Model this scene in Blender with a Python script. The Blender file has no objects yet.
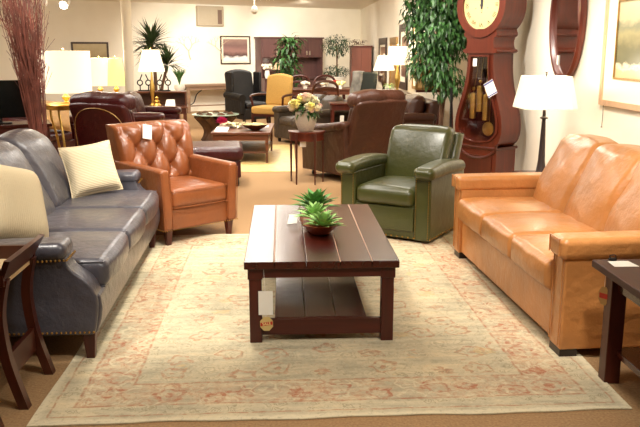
import bpy, bmesh, math, random
from mathutils import Vector, Matrix, Euler
from math import sin, cos, pi, radians as R
random.seed(7)
scene = bpy.context.scene
C = scene.collection

# ------------------------------------------------------------------ camera maths
FPX = 765.0; CAMH = 1.5; PITCH = R(12.06); YAW = R(2.78)
FW = Vector((sin(YAW)*cos(PITCH), cos(YAW)*cos(PITCH), -sin(PITCH)))
RT = Vector((cos(YAW), -sin(YAW), 0))
UP = Vector((sin(YAW)*sin(PITCH), cos(YAW)*sin(PITCH), cos(PITCH)))
def at(u, v, Y):
    d = FW + (u-320)/FPX*RT + (213.5-v)/FPX*UP
    return Vector((0, 0, CAMH)) + d*(Y/d.y)

# ------------------------------------------------------------------ materials
def new_mat(name):
    m = bpy.data.materials.new(name); m.use_nodes = True
    nt = m.node_tree; b = nt.nodes['Principled BSDF']
    return m, nt, b
def N(nt, t, **kw):
    n = nt.nodes.new(t)
    for k, v in kw.items():
        if k in n.inputs: n.inputs[k].default_value = v
        else: setattr(n, k, v)
    return n
def srgb(r, g, b):
    f = lambda c: c/12.92 if c <= .04045 else ((c+.055)/1.055)**2.4
    return (f(r/255), f(g/255), f(b/255), 1)
def ramp(nt, fac, stops):
    r = nt.nodes.new('ShaderNodeValToRGB'); e = r.color_ramp.elements
    while len(e) < len(stops): e.new(.5)
    for i, (p, c) in enumerate(stops): e[i].position = p; e[i].color = c
    nt.links.new(fac, r.inputs[0]); return r.outputs[0]
def mul(c, k): return (min(1, c[0]*k), min(1, c[1]*k), min(1, c[2]*k), 1)
def bump(nt, b, height, strength, dist=.01):
    n = N(nt, 'ShaderNodeBump', Strength=strength, Distance=dist)
    nt.links.new(height, n.inputs['Height']); nt.links.new(n.outputs[0], b.inputs['Normal'])
def leather(name, col, rough=.38, scale=1.0, wr=.35, coat=.0):
    m, nt, b = new_mat(name); L = nt.links
    tc = N(nt, 'ShaderNodeTexCoord')
    n1 = N(nt, 'ShaderNodeTexNoise', Scale=3.2*scale, Detail=3.0, Roughness=.55)
    n2 = N(nt, 'ShaderNodeTexNoise', Scale=14*scale, Detail=4.0, Roughness=.6)
    v = N(nt, 'ShaderNodeTexVoronoi', Scale=260.0)
    for n in (n1, n2, v): L.new(tc.outputs['Object'], n.inputs['Vector'])
    c = ramp(nt, n1.outputs[0], [(.3, mul(col, .82)), (.7, mul(col, 1.12))]); L.new(c, b.inputs['Base Color'])
    r = N(nt, 'ShaderNodeMapRange'); r.inputs['To Min'].default_value = rough-.06; r.inputs['To Max'].default_value = rough+.1
    L.new(n2.outputs[0], r.inputs['Value']); L.new(r.outputs[0], b.inputs['Roughness'])
    a = N(nt, 'ShaderNodeMath', operation='MULTIPLY'); a.inputs[1].default_value = .05; L.new(v.outputs[0], a.inputs[0])
    a2 = N(nt, 'ShaderNodeMath', operation='ADD'); L.new(a.outputs[0], a2.inputs[0]); L.new(n2.outputs[0], a2.inputs[1])
    a3 = N(nt, 'ShaderNodeMath', operation='MULTIPLY_ADD'); a3.inputs[1].default_value = 1.6; L.new(n1.outputs[0], a3.inputs[0]); L.new(a2.outputs[0], a3.inputs[2])
    bump(nt, b, a3.outputs[0], min(1, wr*1.7), .02)
    b.inputs['Specular IOR Level'].default_value = .5; b.inputs['Coat Weight'].default_value = coat*2; b.inputs['Coat Roughness'].default_value = .2
    return m
def wood(name, col, rough=.3, axis=0, scale=1.0, coat=.25, contrast=.35):
    m, nt, b = new_mat(name); L = nt.links
    tc = N(nt, 'ShaderNodeTexCoord'); mp = N(nt, 'ShaderNodeMapping')
    s = [22*scale]*3; s[axis] = 1.4*scale; mp.inputs['Scale'].default_value = s
    L.new(tc.outputs['Object'], mp.inputs[0])
    n = N(nt, 'ShaderNodeTexNoise', Scale=1.0, Detail=5.0, Roughness=.6, Distortion=.6); L.new(mp.outputs[0], n.inputs['Vector'])
    c = ramp(nt, n.outputs[0], [(.3, mul(col, 1-contrast)), (.72, mul(col, 1+contrast))]); L.new(c, b.inputs['Base Color'])
    b.inputs['Roughness'].default_value = rough; b.inputs['Coat Weight'].default_value = coat; b.inputs['Coat Roughness'].default_value = .15
    bump(nt, b, n.outputs[0], .05, .002); return m
def plain(name, col, rough=.6, metal=0, noise=.0, emit=None, es=1.0, trans=0, scale=20, bmp=0):
    m, nt, b = new_mat(name)
    b.inputs['Base Color'].default_value = col; b.inputs['Roughness'].default_value = rough; b.inputs['Metallic'].default_value = metal
    tc = N(nt, 'ShaderNodeTexCoord'); n = N(nt, 'ShaderNodeTexNoise', Scale=float(scale), Detail=3.0)
    nt.links.new(tc.outputs['Object'], n.inputs['Vector'])
    if noise:
        c = ramp(nt, n.outputs[0], [(.3, mul(col, 1-noise)), (.7, mul(col, 1+noise))]); nt.links.new(c, b.inputs['Base Color'])
    if bmp: bump(nt, b, n.outputs[0], bmp, .005)
    if emit: b.inputs['Emission Color'].default_value = emit; b.inputs['Emission Strength'].default_value = es
    if trans: b.inputs['Transmission Weight'].default_value = trans
    return m
def fabric(name, col, col2, axis=2, freq=70., rough=.9, quilt=0):
    m, nt, b = new_mat(name); L = nt.links
    tc = N(nt, 'ShaderNodeTexCoord'); w = N(nt, 'ShaderNodeTexWave', Scale=freq/6.28*2, Distortion=.8, Detail=2.0)
    w.bands_direction = 'XYZ'[axis]; w.inputs['Detail Scale'].default_value = 3
    L.new(tc.outputs['Object'], w.inputs['Vector'])
    c = ramp(nt, w.outputs['Fac'], [(.1, col2), (.7, col)]); L.new(c, b.inputs['Base Color'])
    b.inputs['Roughness'].default_value = rough; h = w.outputs['Fac']
    if quilt:
        w2 = N(nt, 'ShaderNodeTexWave', Scale=freq/6.28*.8, Distortion=.5); w2.bands_direction = 'XYZ'[(axis+1) % 3] if quilt == 1 else 'X'
        L.new(tc.outputs['Object'], w2.inputs['Vector'])
        mm = N(nt, 'ShaderNodeMath', operation='MULTIPLY'); L.new(w.outputs['Fac'], mm.inputs[0]); L.new(w2.outputs['Fac'], mm.inputs[1]); h = mm.outputs[0]
    bump(nt, b, h, .5, .004); return m
M = {}
M['caramel'] = leather('caramel_leather', srgb(196, 132, 74), .32, 1.0, .24, .12)
M['slate'] = leather('slate_leather', srgb(74, 72, 79), .31, 1.0, .26, .12)
M['saddle'] = leather('saddle_leather', srgb(136, 76, 40), .32, 1.2, .2, .12)
M['olive'] = leather('olive_leather', srgb(62, 64, 26), .32, 1.0, .12, .1)
M['brown'] = leather('brown_leather', srgb(70, 38, 24), .36, 1.0, .3)
M['mahog_t'] = wood('satin_mahogany', srgb(58, 20, 12), .5, 1, 1.0, 0)
M['burgundy'] = leather('burgundy_leather', srgb(62, 12, 16), .28, 1.0, .3)
M['taupe'] = leather('taupe_leather', srgb(72, 60, 48), .45, 1.0, .3)
M['black'] = leather('black_leather', srgb(14, 10, 10), .55, 1.0, .2)
M['mahog'] = wood('mahogany_wood', srgb(64, 22, 13), .26, 1, 1.0, .25)
M['mahog_z'] = wood('mahogany_wood_upright', srgb(72, 24, 14), .38, 2, 1.0, .05)
M['mahog_x'] = wood('mahogany_wood_cross', srgb(72, 24, 14), .38, 0, 1.0, .05)
M['cherry'] = wood('cherry_wood', srgb(86, 32, 16), .34, 2, .8, .08, .25)
M['cherry_d'] = wood('dark_cherry_wood', srgb(68, 25, 12), .36, 2, .8, .08, .25)
M['walnut'] = wood('walnut_wood', srgb(90, 46, 25), .38, 0, 1, .3)
M['oak'] = wood('weathered_oak', srgb(128, 100, 76), .55, 0, 1, 0)
M['hutchw'] = wood('plum_brown_wood', srgb(92, 62, 58), .4, 2, .6, .2, .15)
M['footd'] = wood('espresso_foot_wood', srgb(34, 18, 13), .4, 2, 1, .1)
M['brass'] = plain('brass', srgb(214, 178, 100), .34, 1, .08)
M['brass_nail'] = plain('antique_brass', srgb(190, 150, 80), .35, 1)
M['iron'] = plain('black_iron', srgb(26, 22, 22), .5, .3, .1)
M['paper'] = plain('white_paper', srgb(240, 236, 226), .7, 0, .02)
M['ink'] = plain('dark_ink', srgb(40, 36, 40), .7)
M['blueink'] = plain('blue_print', srgb(90, 96, 150), .7)
M['cream_q'] = fabric('cream_matelasse', srgb(226, 210, 178), srgb(192, 174, 138), 2, 90, .9, 0)
M['cream_q2'] = fabric('cream_quilted_cloth', srgb(214, 198, 164), srgb(186, 168, 132), 2, 190, .9, 1)
M['shade'] = plain('lit_lamp_shade', srgb(250, 240, 215), .8, 0, .02, emit=(1, .88, .66, 1), es=.75)
M['shade_g'] = plain('lit_yellow_shade', srgb(235, 230, 150), .8, 0, .02, emit=(.85, .9, .4, 1), es=.6)
M['bulb'] = plain('lit_bulb', srgb(255, 245, 225), .5, 0, 0, emit=(1, .9, .7, 1), es=30)
M['glass'] = plain('clear_glass', (.9, 1, .95, 1), .05, 0, 0, trans=1)
M['pot'] = plain('white_ceramic', srgb(226, 220, 208), .35, 0, .03)
M['stone'] = plain('pale_stone_ceramic', srgb(196, 186, 172), .6, 0, .08, scale=60, bmp=.1)
M['copper'] = plain('hammered_copper', srgb(150, 78, 42), .42, .5, .2, scale=40, bmp=.3)
M['leaf'] = plain('ficus_leaf', srgb(54, 92, 42), .4, 0, .6, scale=16)
M['leaf_d'] = plain('dark_leaf', srgb(40, 62, 34), .5, 0, .4, scale=6)
M['leaf_l'] = plain('light_succulent_leaf', srgb(150, 190, 112), .5, 0, .4, scale=30)
M['leaf_p'] = plain('yucca_leaf', srgb(48, 64, 32), .5, 0, .4, scale=4)
M['twig'] = plain('red_willow_twig', srgb(116, 66, 54), .5, 0, .4, scale=7)
M['bark'] = plain('brown_bark', srgb(96, 66, 44), .8, 0, .3, scale=12, bmp=.3)
M['petal_w'] = plain('ivory_petal', srgb(240, 232, 205), .6, 0, .05)
M['petal_y'] = plain('pale_yellow_petal', srgb(242, 232, 160), .6, 0, .08)
M['petal_p'] = plain('blush_petal', srgb(236, 205, 190), .6, 0, .05)
M['pink'] = plain('magenta_petal', srgb(205, 50, 110), .6, 0, .1)
M['red'] = plain('tomato_red', srgb(190, 50, 30), .5, 0, .1)
M['yellowc'] = plain('gold_upholstery', srgb(206, 164, 88), .8, 0, .08, scale=60, bmp=.1)
M['acgrey'] = plain('beige_vent_plastic', srgb(172, 158, 134), .5, 0, .02)
M['acdark'] = plain('dark_control_panel', srgb(110, 88, 76), .5)
M['coral'] = plain('cream_plaster_coral', srgb(206, 182, 150), .7, 0, .05)
M['mat'] = plain('ivory_mat_board', srgb(238, 228, 205), .8)
M['frame_d'] = plain('dark_bronze_frame', srgb(62, 42, 28), .4, 0, .2)
M['frame_g'] = plain('antique_gold_frame', srgb(160, 125, 70), .4, .4, .2)
M['frame_o'] = wood('blond_oak_frame', srgb(206, 166, 130), .45, 2, 1, .1, .12)
M['greycloth'] = plain('grey_throw_cloth', srgb(128, 124, 116), .9, 0, .4, scale=10)
M['darkgreen'] = plain('deep_green_upholstery', srgb(30, 34, 26), .8, 0, .2)
M['mirror'] = plain('silvered_glass', (.9, .9, .9, 1), .02, 1)

def mesh_obj_mat(o, m): o.data.materials.append(M[m] if isinstance(m, str) else m)

# ------------------------------------------------------------------ mesh kit
class MB:
    def __init__(s): s.bm = bmesh.new()
    def add(s, verts, faces, Mx=None):
        vs = [s.bm.verts.new(Mx @ Vector(v) if Mx else v) for v in verts]
        for f in faces:
            try: s.bm.faces.new([vs[i] for i in f])
            except ValueError: pass
        return vs
    def box(s, c, sz, Mx=None, f=None):
        x, y, z = [a/2 for a in sz]
        v = [(c[0]+i*x, c[1]+j*y, c[2]+k*z) for k in (-1, 1) for j in (-1, 1) for i in (-1, 1)]
        if f: v = [f(*p) for p in v]
        s.add(v, [(0,2,3,1),(4,5,7,6),(0,1,5,4),(2,6,7,3),(0,4,6,2),(1,3,7,5)], Mx); return s
    def rbox(s, c, sz, r=.01, n=2, mid=0, puff=(0,0,0), f=None, Mx=None):
        """box with rounded edges; mid adds inner divisions, puff swells the faces, f warps"""
        h = [a/2 for a in sz]; r = min(r, min(h)*.999)
        def axis(hh):
            c0 = hh-r; out = [-(c0 + r*math.tan(R(45)*(n-i)/n)) for i in range(n+1)]
            for i in range(1, mid+1): out.append(-c0+2*c0*i/(mid+1))
            out += [-t for t in reversed(out[:n+1])]
            res = []
            for t in out:
                if not res or abs(t-res[-1]) > 1e-6: res.append(t)
            return res
        ax = [axis(a) for a in h]; idx = {}; vs = []; fs = []
        def put(p):
            k = tuple(round(a, 6) for a in p)
            if k in idx: return idx[k]
            q = []; d = []
            for i in range(3):
                cc = h[i]-r; q.append(max(-cc, min(cc, p[i]))); d.append(p[i]-q[i])
            l = math.sqrt(sum(a*a for a in d)) or 1
            w = [q[i]+d[i]/l*r for i in range(3)]
            u = [p[i]/h[i] for i in range(3)]
            for i in range(3):
                j, k2 = (i+1) % 3, (i+2) % 3
                if puff[i]: w[i] += puff[i]*u[i]*max(0, 1-u[j]**2)*max(0, 1-u[k2]**2)
            w = (w[0]+c[0], w[1]+c[1], w[2]+c[2])
            if f: w = f(*w)
            idx[k] = len(vs); vs.append(w); return idx[k]
        for i in range(3):
            j, k2 = (i+1) % 3, (i+2) % 3
            for sgn in (-1, 1):
                for a in range(len(ax[j])-1):
                    for b in range(len(ax[k2])-1):
                        q = []
                        for da, db in ((0,0),(1,0),(1,1),(0,1)):
                            p = [0,0,0]; p[i] = sgn*h[i]; p[j] = ax[j][a+da]; p[k2] = ax[k2][b+db]; q.append(put(p))
                        if sgn < 0: q.reverse()
                        if len(set(q)) > 2: fs.append(q)
        s.add(vs, fs, Mx); return s
    def tube(s, pts, rad, n=8, Mx=None, cap=True):
        pts = [Vector(p) for p in pts]
        if not isinstance(rad, (list, tuple)): rad = [rad]*len(pts)
        rings = []; prev = None
        for i, p in enumerate(pts):
            t = (pts[min(i+1, len(pts)-1)]-pts[max(i-1, 0)]).normalized()
            if prev is None: a = t.orthogonal().normalized()
            else: a = (prev - t*prev.dot(t)).normalized()
            prev = a; b = t.cross(a)
            rings.append([p+(a*cos(2*pi*k/n)+b*sin(2*pi*k/n))*rad[i] for k in range(n)])
        vs = [v for r in rings for v in r]; fs = []
        for i in range(len(rings)-1):
            for k in range(n):
                fs.append((i*n+k, i*n+(k+1) % n, (i+1)*n+(k+1) % n, (i+1)*n+k))
        if cap: fs.append(tuple(reversed(range(n)))); fs.append(tuple(range((len(rings)-1)*n, len(rings)*n)))
        s.add(vs, fs, Mx); return s
    def lathe(s, prof, n=24, c=(0,0,0), Mx=None, sx=1, sy=1, square=0):
        vs = []; fs = []
        for (r, z) in prof:
            for k in range(n):
                a = 2*pi*k/n; vs.append((c[0]+r*cos(a)*sx, c[1]+r*sin(a)*sy, c[2]+z))
        for i in range(len(prof)-1):
            for k in range(n): fs.append((i*n+k, i*n+(k+1) % n, (i+1)*n+(k+1) % n, (i+1)*n+k))
        if prof[0][0] > 1e-5: fs.append(tuple(reversed(range(n))))
        if prof[-1][0] > 1e-5: fs.append(tuple(range((len(prof)-1)*n, len(prof)*n)))
        s.add(vs, fs, Mx); return s
    def prism(s, out, d0, d1, plane='xz', Mx=None):
        """outline polygon (counter-clockwise) extruded from d0 to d1 along the remaining axis"""
        def P(a, b, d): return {'xz': (a, d, b), 'yz': (d, a, b), 'xy': (a, b, d)}[plane]
        n = len(out); vs = [P(a, b, d0) for a, b in out]+[P(a, b, d1) for a, b in out]
        fs = [tuple(range(n)), tuple(reversed(range(n, 2*n)))]+[(i, i+n, (i+1) % n+n, (i+1) % n) for i in range(n)]
        s.add(vs, fs, Mx); return s
    def ring(s, outer, inner, d0, d1, plane='xz', Mx=None):
        def P(a, b, d): return {'xz': (a, d, b), 'yz': (d, a, b), 'xy': (a, b, d)}[plane]
        n = len(outer)
        vs = [P(a, b, d0) for a, b in outer]+[P(a, b, d0) for a, b in inner]+[P(a, b, d1) for a, b in outer]+[P(a, b, d1) for a, b in inner]
        fs = []
        for i in range(n):
            j = (i+1) % n
            fs += [(i, j, n+j, n+i), (2*n+i, 3*n+i, 3*n+j, 2*n+j), (i, 2*n+i, 2*n+j, j), (n+i, n+j, 3*n+j, 3*n+i)]
        s.add(vs, fs, Mx); return s
    def sphere(s, c, r, n=10, sc=(1,1,1), Mx=None, f=None):
        vs = []; fs = []; m = max(4, n//2)
        vs.append((c[0], c[1], c[2]-r*sc[2]))
        for i in range(1, m):
            t = pi*i/m
            for k in range(n):
                a = 2*pi*k/n; vs.append((c[0]+r*sc[0]*sin(t)*cos(a), c[1]+r*sc[1]*sin(t)*sin(a), c[2]-r*sc[2]*cos(t)))
        vs.append((c[0], c[1], c[2]+r*sc[2]))
        for k in range(n): fs.append((0, 1+(k+1) % n, 1+k))
        for i in range(m-2):
            for k in range(n): fs.append((1+i*n+k, 1+i*n+(k+1) % n, 1+(i+1)*n+(k+1) % n, 1+(i+1)*n+k))
        for k in range(n): fs.append((1+(m-2)*n+k, 1+(m-2)*n+(k+1) % n, len(vs)-1))
        if f: vs = [f(*v) for v in vs]
        s.add(vs, fs, Mx); return s
    def leaf(s, base, d, length, width, up=Vector((0,0,1)), droop=.3):
        d = Vector(d).normalized(); side = d.cross(up)
        if side.length < .01: side = Vector((1,0,0))
        side.normalize(); nrm = side.cross(d)
        b = Vector(base); p1 = b+d*length*.45+nrm*width*.15; p2 = b+d*length-nrm*length*droop
        a = p1+side*width*.5+nrm*width*.15; c = p1-side*width*.5+nrm*width*.15
        s.add([b, a, p1-nrm*0, p2, c], [(0,1,2),(1,3,2),(0,2,4),(2,3,4)]); return s
    def build(s, name, mat, parent=None, smooth=True, angle=40):
        me = bpy.data.meshes.new(name)
        bmesh.ops.recalc_face_normals(s.bm, faces=s.bm.faces)
        s.bm.to_mesh(me); s.bm.free()
        me.materials.append(M[mat] if isinstance(mat, str) else mat)
        o = bpy.data.objects.new(name, me); C.objects.link(o)
        if parent: o.parent = parent
        if smooth:
            for p in me.polygons: p.use_smooth = True
            try: me.set_sharp_from_angle(angle=R(angle))
            except Exception: pass
            wn = o.modifiers.new('weighted_normal', 'WEIGHTED_NORMAL'); wn.keep_sharp = True; wn.weight = 80
        return o

def thing(name, label, cat, loc=(0,0,0), rz=0, group=None):
    o = bpy.data.objects.new(name, None); C.objects.link(o); o.empty_display_size = .1
    o.location = loc; o.rotation_euler = (0, 0, rz); o['label'] = label; o['category'] = cat
    if group: o['group'] = group
    return o
def tag(o, label, cat, group=None):
    o['label'] = label; o['category'] = cat
    if group: o['group'] = group
    return o
def struct(o): o['kind'] = 'structure'; return o
def dup(root, loc, rz=0, label=None, group=None, scale=None):
    r = root.copy(); C.objects.link(r); r.location = loc; r.rotation_euler = (0, 0, rz)
    if label: r['label'] = label
    if group: r['group'] = group
    if scale: r.scale = scale
    for ch in list(root.children):
        c = ch.copy(); C.objects.link(c); c.parent = r
        for g in list(ch.children):
            e = g.copy(); C.objects.link(e); e.parent = c
    return r
def MX(loc=(0,0,0), rot=(0,0,0)): return Matrix.Translation(loc) @ Euler(rot).to_matrix().to_4x4()
def crown(cx, hx, cy, hy, amp, z0):
    def f(x, y, z):
        if z > z0: z += amp*max(0, 1-((x-cx)/hx)**2)*max(0, 1-((y-cy)/hy)**2)
        return (x, y, z)
    return f
def nails(pts, r=.006):
    m = MB()
    for p in pts: m.sphere(p, r, 6)
    return m
def line(a, b, step):
    a = Vector(a); b = Vector(b); n = max(1, int((b-a).length/step)); return [a+(b-a)*i/n for i in range(n+1)]
def spline(pts, k=6):
    out = []; P = [Vector(p) for p in pts]
    for i in range(len(P)-1):
        p0 = P[max(0, i-1)]; p1 = P[i]; p2 = P[i+1]; p3 = P[min(len(P)-1, i+2)]
        for j in range(k):
            t = j/k; out.append(.5*((2*p1)+(p2-p0)*t+(2*p0-5*p1+4*p2-p3)*t*t+(3*p1-p0-3*p2+p3)*t**3))
    out.append(P[-1]); return out

# ------------------------------------------------------------------ the room
def tileable(name, col, col2, scale, rough=.9, bmp=.2):
    m, nt, b = new_mat(name); L = nt.links
    tc = N(nt, 'ShaderNodeTexCoord')
    a = N(nt, 'ShaderNodeTexNoise', Scale=scale, Detail=4.0); L.new(tc.outputs['Object'], a.inputs['Vector'])
    L.new(ramp(nt, a.outputs[0], [(.3, col2), (.7, col)]), b.inputs['Base Color']); b.inputs['Roughness'].default_value = rough
    bump(nt, b, a.outputs[0], bmp, .003); return m
M['carpet'] = tileable('tan_carpet', srgb(172, 136, 94), srgb(142, 110, 73), 90.)
M['wallp'] = tileable('cream_wall_paint', srgb(242, 234, 216), srgb(238, 229, 210), 3., .8, .02)
M['ceil'] = tileable('ceiling_paint', srgb(240, 230, 210), srgb(236, 226, 206), 4., .9, .05)
CE = 2.6
def quad(name, pts, mat):
    m = MB(); m.add(pts, [(0,1,2,3)]); return struct(m.build(name, mat, smooth=False))
def slab(name, a, b, z0, z1, t, mat):
    """wall with thickness t between floor points a and b, thickness away to the left of a->b"""
    a = Vector((a[0], a[1], 0)); b = Vector((b[0], b[1], 0)); n = Vector((-(b-a).y, (b-a).x, 0)).normalized()*t
    m = MB(); p = [a, b, b+n, a+n]; m.add([(*q.xy, z0) for q in p]+[(*q.xy, z1) for q in p], [(0,1,2,3),(4,7,6,5),(0,4,5,1),(1,5,6,2),(2,6,7,3),(3,7,4,0)])
    return struct(m.build(name, mat, smooth=False))
m = MB(); m.box((-2.5, 10, -.05), (11.4, 27, .1)); struct(m.build('floor', 'carpet', smooth=False))
m = MB(); m.box((-2.5, 10, CE+.05), (11.4, 27, .1)); struct(m.build('ceiling', 'ceil', smooth=False))
slab('wall_back', (2.2, 21.9), (-8.2, 16.03), 0, CE, -.12, 'wallp')
slab('wall_right', (2.7, -2.5), (2.7, 10.9), 0, CE, -.12, 'wallp')
slab('wall_right_far', (2.2, 10.9), (2.2, 21.9), 0, CE, -.5, 'wallp')
slab('wall_left', (-8.2, 16.03), (-8.2, -2.5), 0, CE, -.12, 'wallp')
slab('wall_front', (-8.2, -2.5), (2.7, -2.5), 0, CE, -.12, 'wallp')
m = MB(); m.tube([(-2.47, 12.7, 0), (-2.47, 12.7, CE)], .078, 20); struct(m.build('column', 'wallp'))
m = MB(); m.box((2.69, 4.2, .05), (.02, 13.3, .1)); struct(m.build('baseboard_right', 'mat', smooth=False))
bx = Vector((2.2+8.2, 21.9-16.03, 0)); bn = Vector((bx.y, -bx.x, 0)).normalized()
BWdir = bx.normalized()
def bw(px, dist=0.0, z=0):
    """point on the back wall at x, moved dist into the room"""
    return Vector((px, 21.9+(px-2.2)*bx.y/bx.x, z)) + bn*dist
BWang = math.atan2(bx.y, bx.x)
slab('baseboard_back', bw(2.2)[:2], bw(-8.1)[:2], 0, .1, .02, 'mat')
# ------------------------------------------------------------------ rug
def rug_mat(HX, HY):
    m, nt, b = new_mat('faded_oriental_rug'); L = nt.links
    tc = N(nt, 'ShaderNodeTexCoord')
    nz = N(nt, 'ShaderNodeTexNoise', Scale=9.0, Detail=3.0); L.new(tc.outputs['Object'], nz.inputs['Vector'])
    vm = N(nt, 'ShaderNodeVectorMath', operation='SCALE'); vm.inputs['Scale'].default_value = .11; L.new(nz.outputs['Color'], vm.inputs[0])
    va = N(nt, 'ShaderNodeVectorMath', operation='ADD'); L.new(tc.outputs['Object'], va.inputs[0]); L.new(vm.outputs[0], va.inputs[1])
    sep = N(nt, 'ShaderNodeSeparateXYZ'); L.new(tc.outputs['Object'], sep.inputs[0])
    def mth(op, a, b2=None, c=None):
        n = N(nt, 'ShaderNodeMath', operation=op)
        for i, q in enumerate((a, b2, c)):
            if q is None: continue
            if isinstance(q, (int, float)): n.inputs[i].default_value = q
            else: L.new(q, n.inputs[i])
        return n.outputs[0]
    dx = mth('SUBTRACT', HX, mth('ABSOLUTE', sep.outputs[0])); dy = mth('SUBTRACT', HY, mth('ABSOLUTE', sep.outputs[1]))
    d = mth('MINIMUM', dx, dy)
    wob = mth('MULTIPLY_ADD', nz.outputs[0], .03, -.015); d = mth('ADD', d, wob)
    def band(a, c, soft=.008):
        return mth('MULTIPLY', mth('MULTIPLY', mth('ADD', mth('DIVIDE', mth('SUBTRACT', d, a), soft), .5), 1.0), 1.0), a
    def step(x, a, soft):
        n = N(nt, 'ShaderNodeMapRange'); n.clamp = True; n.inputs['From Min'].default_value = a-soft; n.inputs['From Max'].default_value = a+soft; L.new(x, n.inputs['Value']); return n.outputs[0]
    def bnd(a, c, soft=.006): return mth('SUBTRACT', step(d, a, soft), step(d, c, soft))
    # flower motifs on jittered cells: rings around the cell centre, broken by petals
    def motif(scale, k, lo, seed):
        v = N(nt, 'ShaderNodeTexVoronoi', Scale=scale); v.inputs['Randomness'].default_value = .55
        off = N(nt, 'ShaderNodeVectorMath', operation='ADD'); off.inputs[1].default_value = (seed, seed*.7, 0); L.new(va.outputs[0], off.inputs[0]); L.new(off.outputs[0], v.inputs['Vector'])
        s2 = N(nt, 'ShaderNodeVectorMath', operation='SUBTRACT'); sc = N(nt, 'ShaderNodeVectorMath', operation='SCALE'); sc.inputs['Scale'].default_value = scale
        L.new(off.outputs[0], s2.inputs[0]); L.new(v.outputs['Position'], s2.inputs[1])
        sp = N(nt, 'ShaderNodeSeparateXYZ'); L.new(s2.outputs[0], sp.inputs[0])
        ang = mth('ARCTAN2', sp.outputs[0], sp.outputs[1])
        pet = mth('MULTIPLY_ADD', mth('SINE', mth('MULTIPLY', ang, 5.0)), .10, 1.0)
        rr = mth('MULTIPLY', v.outputs['Distance'], pet)
        ring = mth('SINE', mth('MULTIPLY', rr, k))
        near = mth('SUBTRACT', 1.0, step(rr, .42, .04))
        return mth('MULTIPLY', step(ring, lo, .15), near)
    n2 = N(nt, 'ShaderNodeTexNoise', Scale=2.2, Detail=6.0, Roughness=.7); L.new(tc.outputs['Object'], n2.inputs['Vector'])
    n3 = N(nt, 'ShaderNodeTexNoise', Scale=26.0, Detail=5.0, Roughness=.7); L.new(tc.outputs['Object'], n3.inputs['Vector'])
    mp = N(nt, 'ShaderNodeMapping'); mp.inputs['Scale'].default_value = (3, 22, 1); L.new(tc.outputs['Object'], mp.inputs[0])
    n4 = N(nt, 'ShaderNodeTexNoise', Scale=1.0, Detail=3.0); L.new(mp.outputs[0], n4.inputs['Vector'])
    base = ramp(nt, mth('ADD', mth('MULTIPLY', n2.outputs[0], .6), mth('MULTIPLY', n4.outputs[0], .4)),
                [(.36, srgb(166, 158, 134)), (.5, srgb(198, 186, 156)), (.64, srgb(220, 203, 166))])
    def mix(fac, c1, c2):
        n = N(nt, 'ShaderNodeMix', data_type='RGBA'); L.new(fac, n.inputs['Factor']); L.new(c1, n.inputs['A'])
        if isinstance(c2, tuple): n.inputs['B'].default_value = c2
        else: L.new(c2, n.inputs['B'])
        return n.outputs['Result']
    fade = step(n3.outputs[0], .47, .12)
    fade2 = step(n2.outputs[0], .45, .12)
    field = step(d, .40, .01)
    # field: thin rust and grey flowers
    col = mix(mth('MULTIPLY', mth('MULTIPLY', motif(4.2, 30, .35, 0.0), field), mth('MULTIPLY', fade, .62)), base, srgb(176, 108, 74))
    col = mix(mth('MULTIPLY', mth('MULTIPLY', motif(7.5, 34, .3, 3.1), field), mth('MULTIPLY', fade, .45)), col, srgb(132, 126, 104))
    col = mix(mth('MULTIPLY', mth('MULTIPLY', motif(3.0, 16, .55, 5.3), field), mth('MULTIPLY', fade, .5)), col, srgb(214, 178, 120))
    col = mix(mth('MULTIPLY', motif(11., 30, .6, 9.3), mth('MULTIPLY', fade, .35)), col, srgb(150, 140, 110))
    # main border
    bm_ = bnd(.16, .36)
    col = mix(mth('MULTIPLY', mth('MULTIPLY', bm_, step(n3.outputs[0], .48, .1)), mth('MULTIPLY', fade2, .42)), col, srgb(186, 132, 98))
    col = mix(mth('MULTIPLY', mth('MULTIPLY', bm_, motif(5.2, 26, .25, 1.7)), mth('MULTIPLY', fade, .7)), col, srgb(172, 96, 66))
    col = mix(mth('MULTIPLY', mth('MULTIPLY', bm_, motif(6.6, 22, .55, 7.7)), .6), col, srgb(216, 204, 170))
    for a, c in ((.145, .158), (.36, .372), (.055, .064)):
        col = mix(mth('MULTIPLY', bnd(a, c, .004), mth('MULTIPLY', fade, .75)), col, srgb(170, 96, 62))
    gb = mth('ADD', bnd(.07, .14), bnd(.375, .43))
    col = mix(mth('MULTIPLY', mth('MULTIPLY', gb, motif(14., 40, .2, 2.2)), .5), col, srgb(140, 128, 98))
    col = mix(mth('MULTIPLY', mth('SUBTRACT', 1.0, step(d, .03, .01)), .8), col, srgb(222, 210, 178))
    n6 = N(nt, 'ShaderNodeTexNoise', Scale=48.0, Detail=6.0, Roughness=.75); L.new(va.outputs[0], n6.inputs['Vector'])
    col = mix(mth('MULTIPLY', step(n6.outputs[0], .60, .06), .55), col, srgb(150, 138, 110))
    col = mix(mth('MULTIPLY', step(n6.outputs[0], .40, -.05), .35), col, srgb(232, 216, 180))
    n7 = N(nt, 'ShaderNodeTexNoise', Scale=15.0, Detail=6.0, Roughness=.7, Distortion=1.5); L.new(va.outputs[0], n7.inputs['Vector'])
    col = mix(mth('MULTIPLY', mth('MULTIPLY', bm_, step(n7.outputs[0], .56, .05)), mth('MULTIPLY', fade2, .5)), col, srgb(176, 104, 72))
    col = mix(mth('MULTIPLY', mth('MULTIPLY', field, step(n7.outputs[0], .66, .03)), .5), col, srgb(186, 120, 80))
    L.new(col, b.inputs['Base Color']); b.inputs['Roughness'].default_value = .95; b.inputs['Specular IOR Level'].default_value = .1
    n5 = N(nt, 'ShaderNodeTexNoise', Scale=300.0, Detail=2.0); L.new(tc.outputs['Object'], n5.inputs['Vector'])
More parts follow.
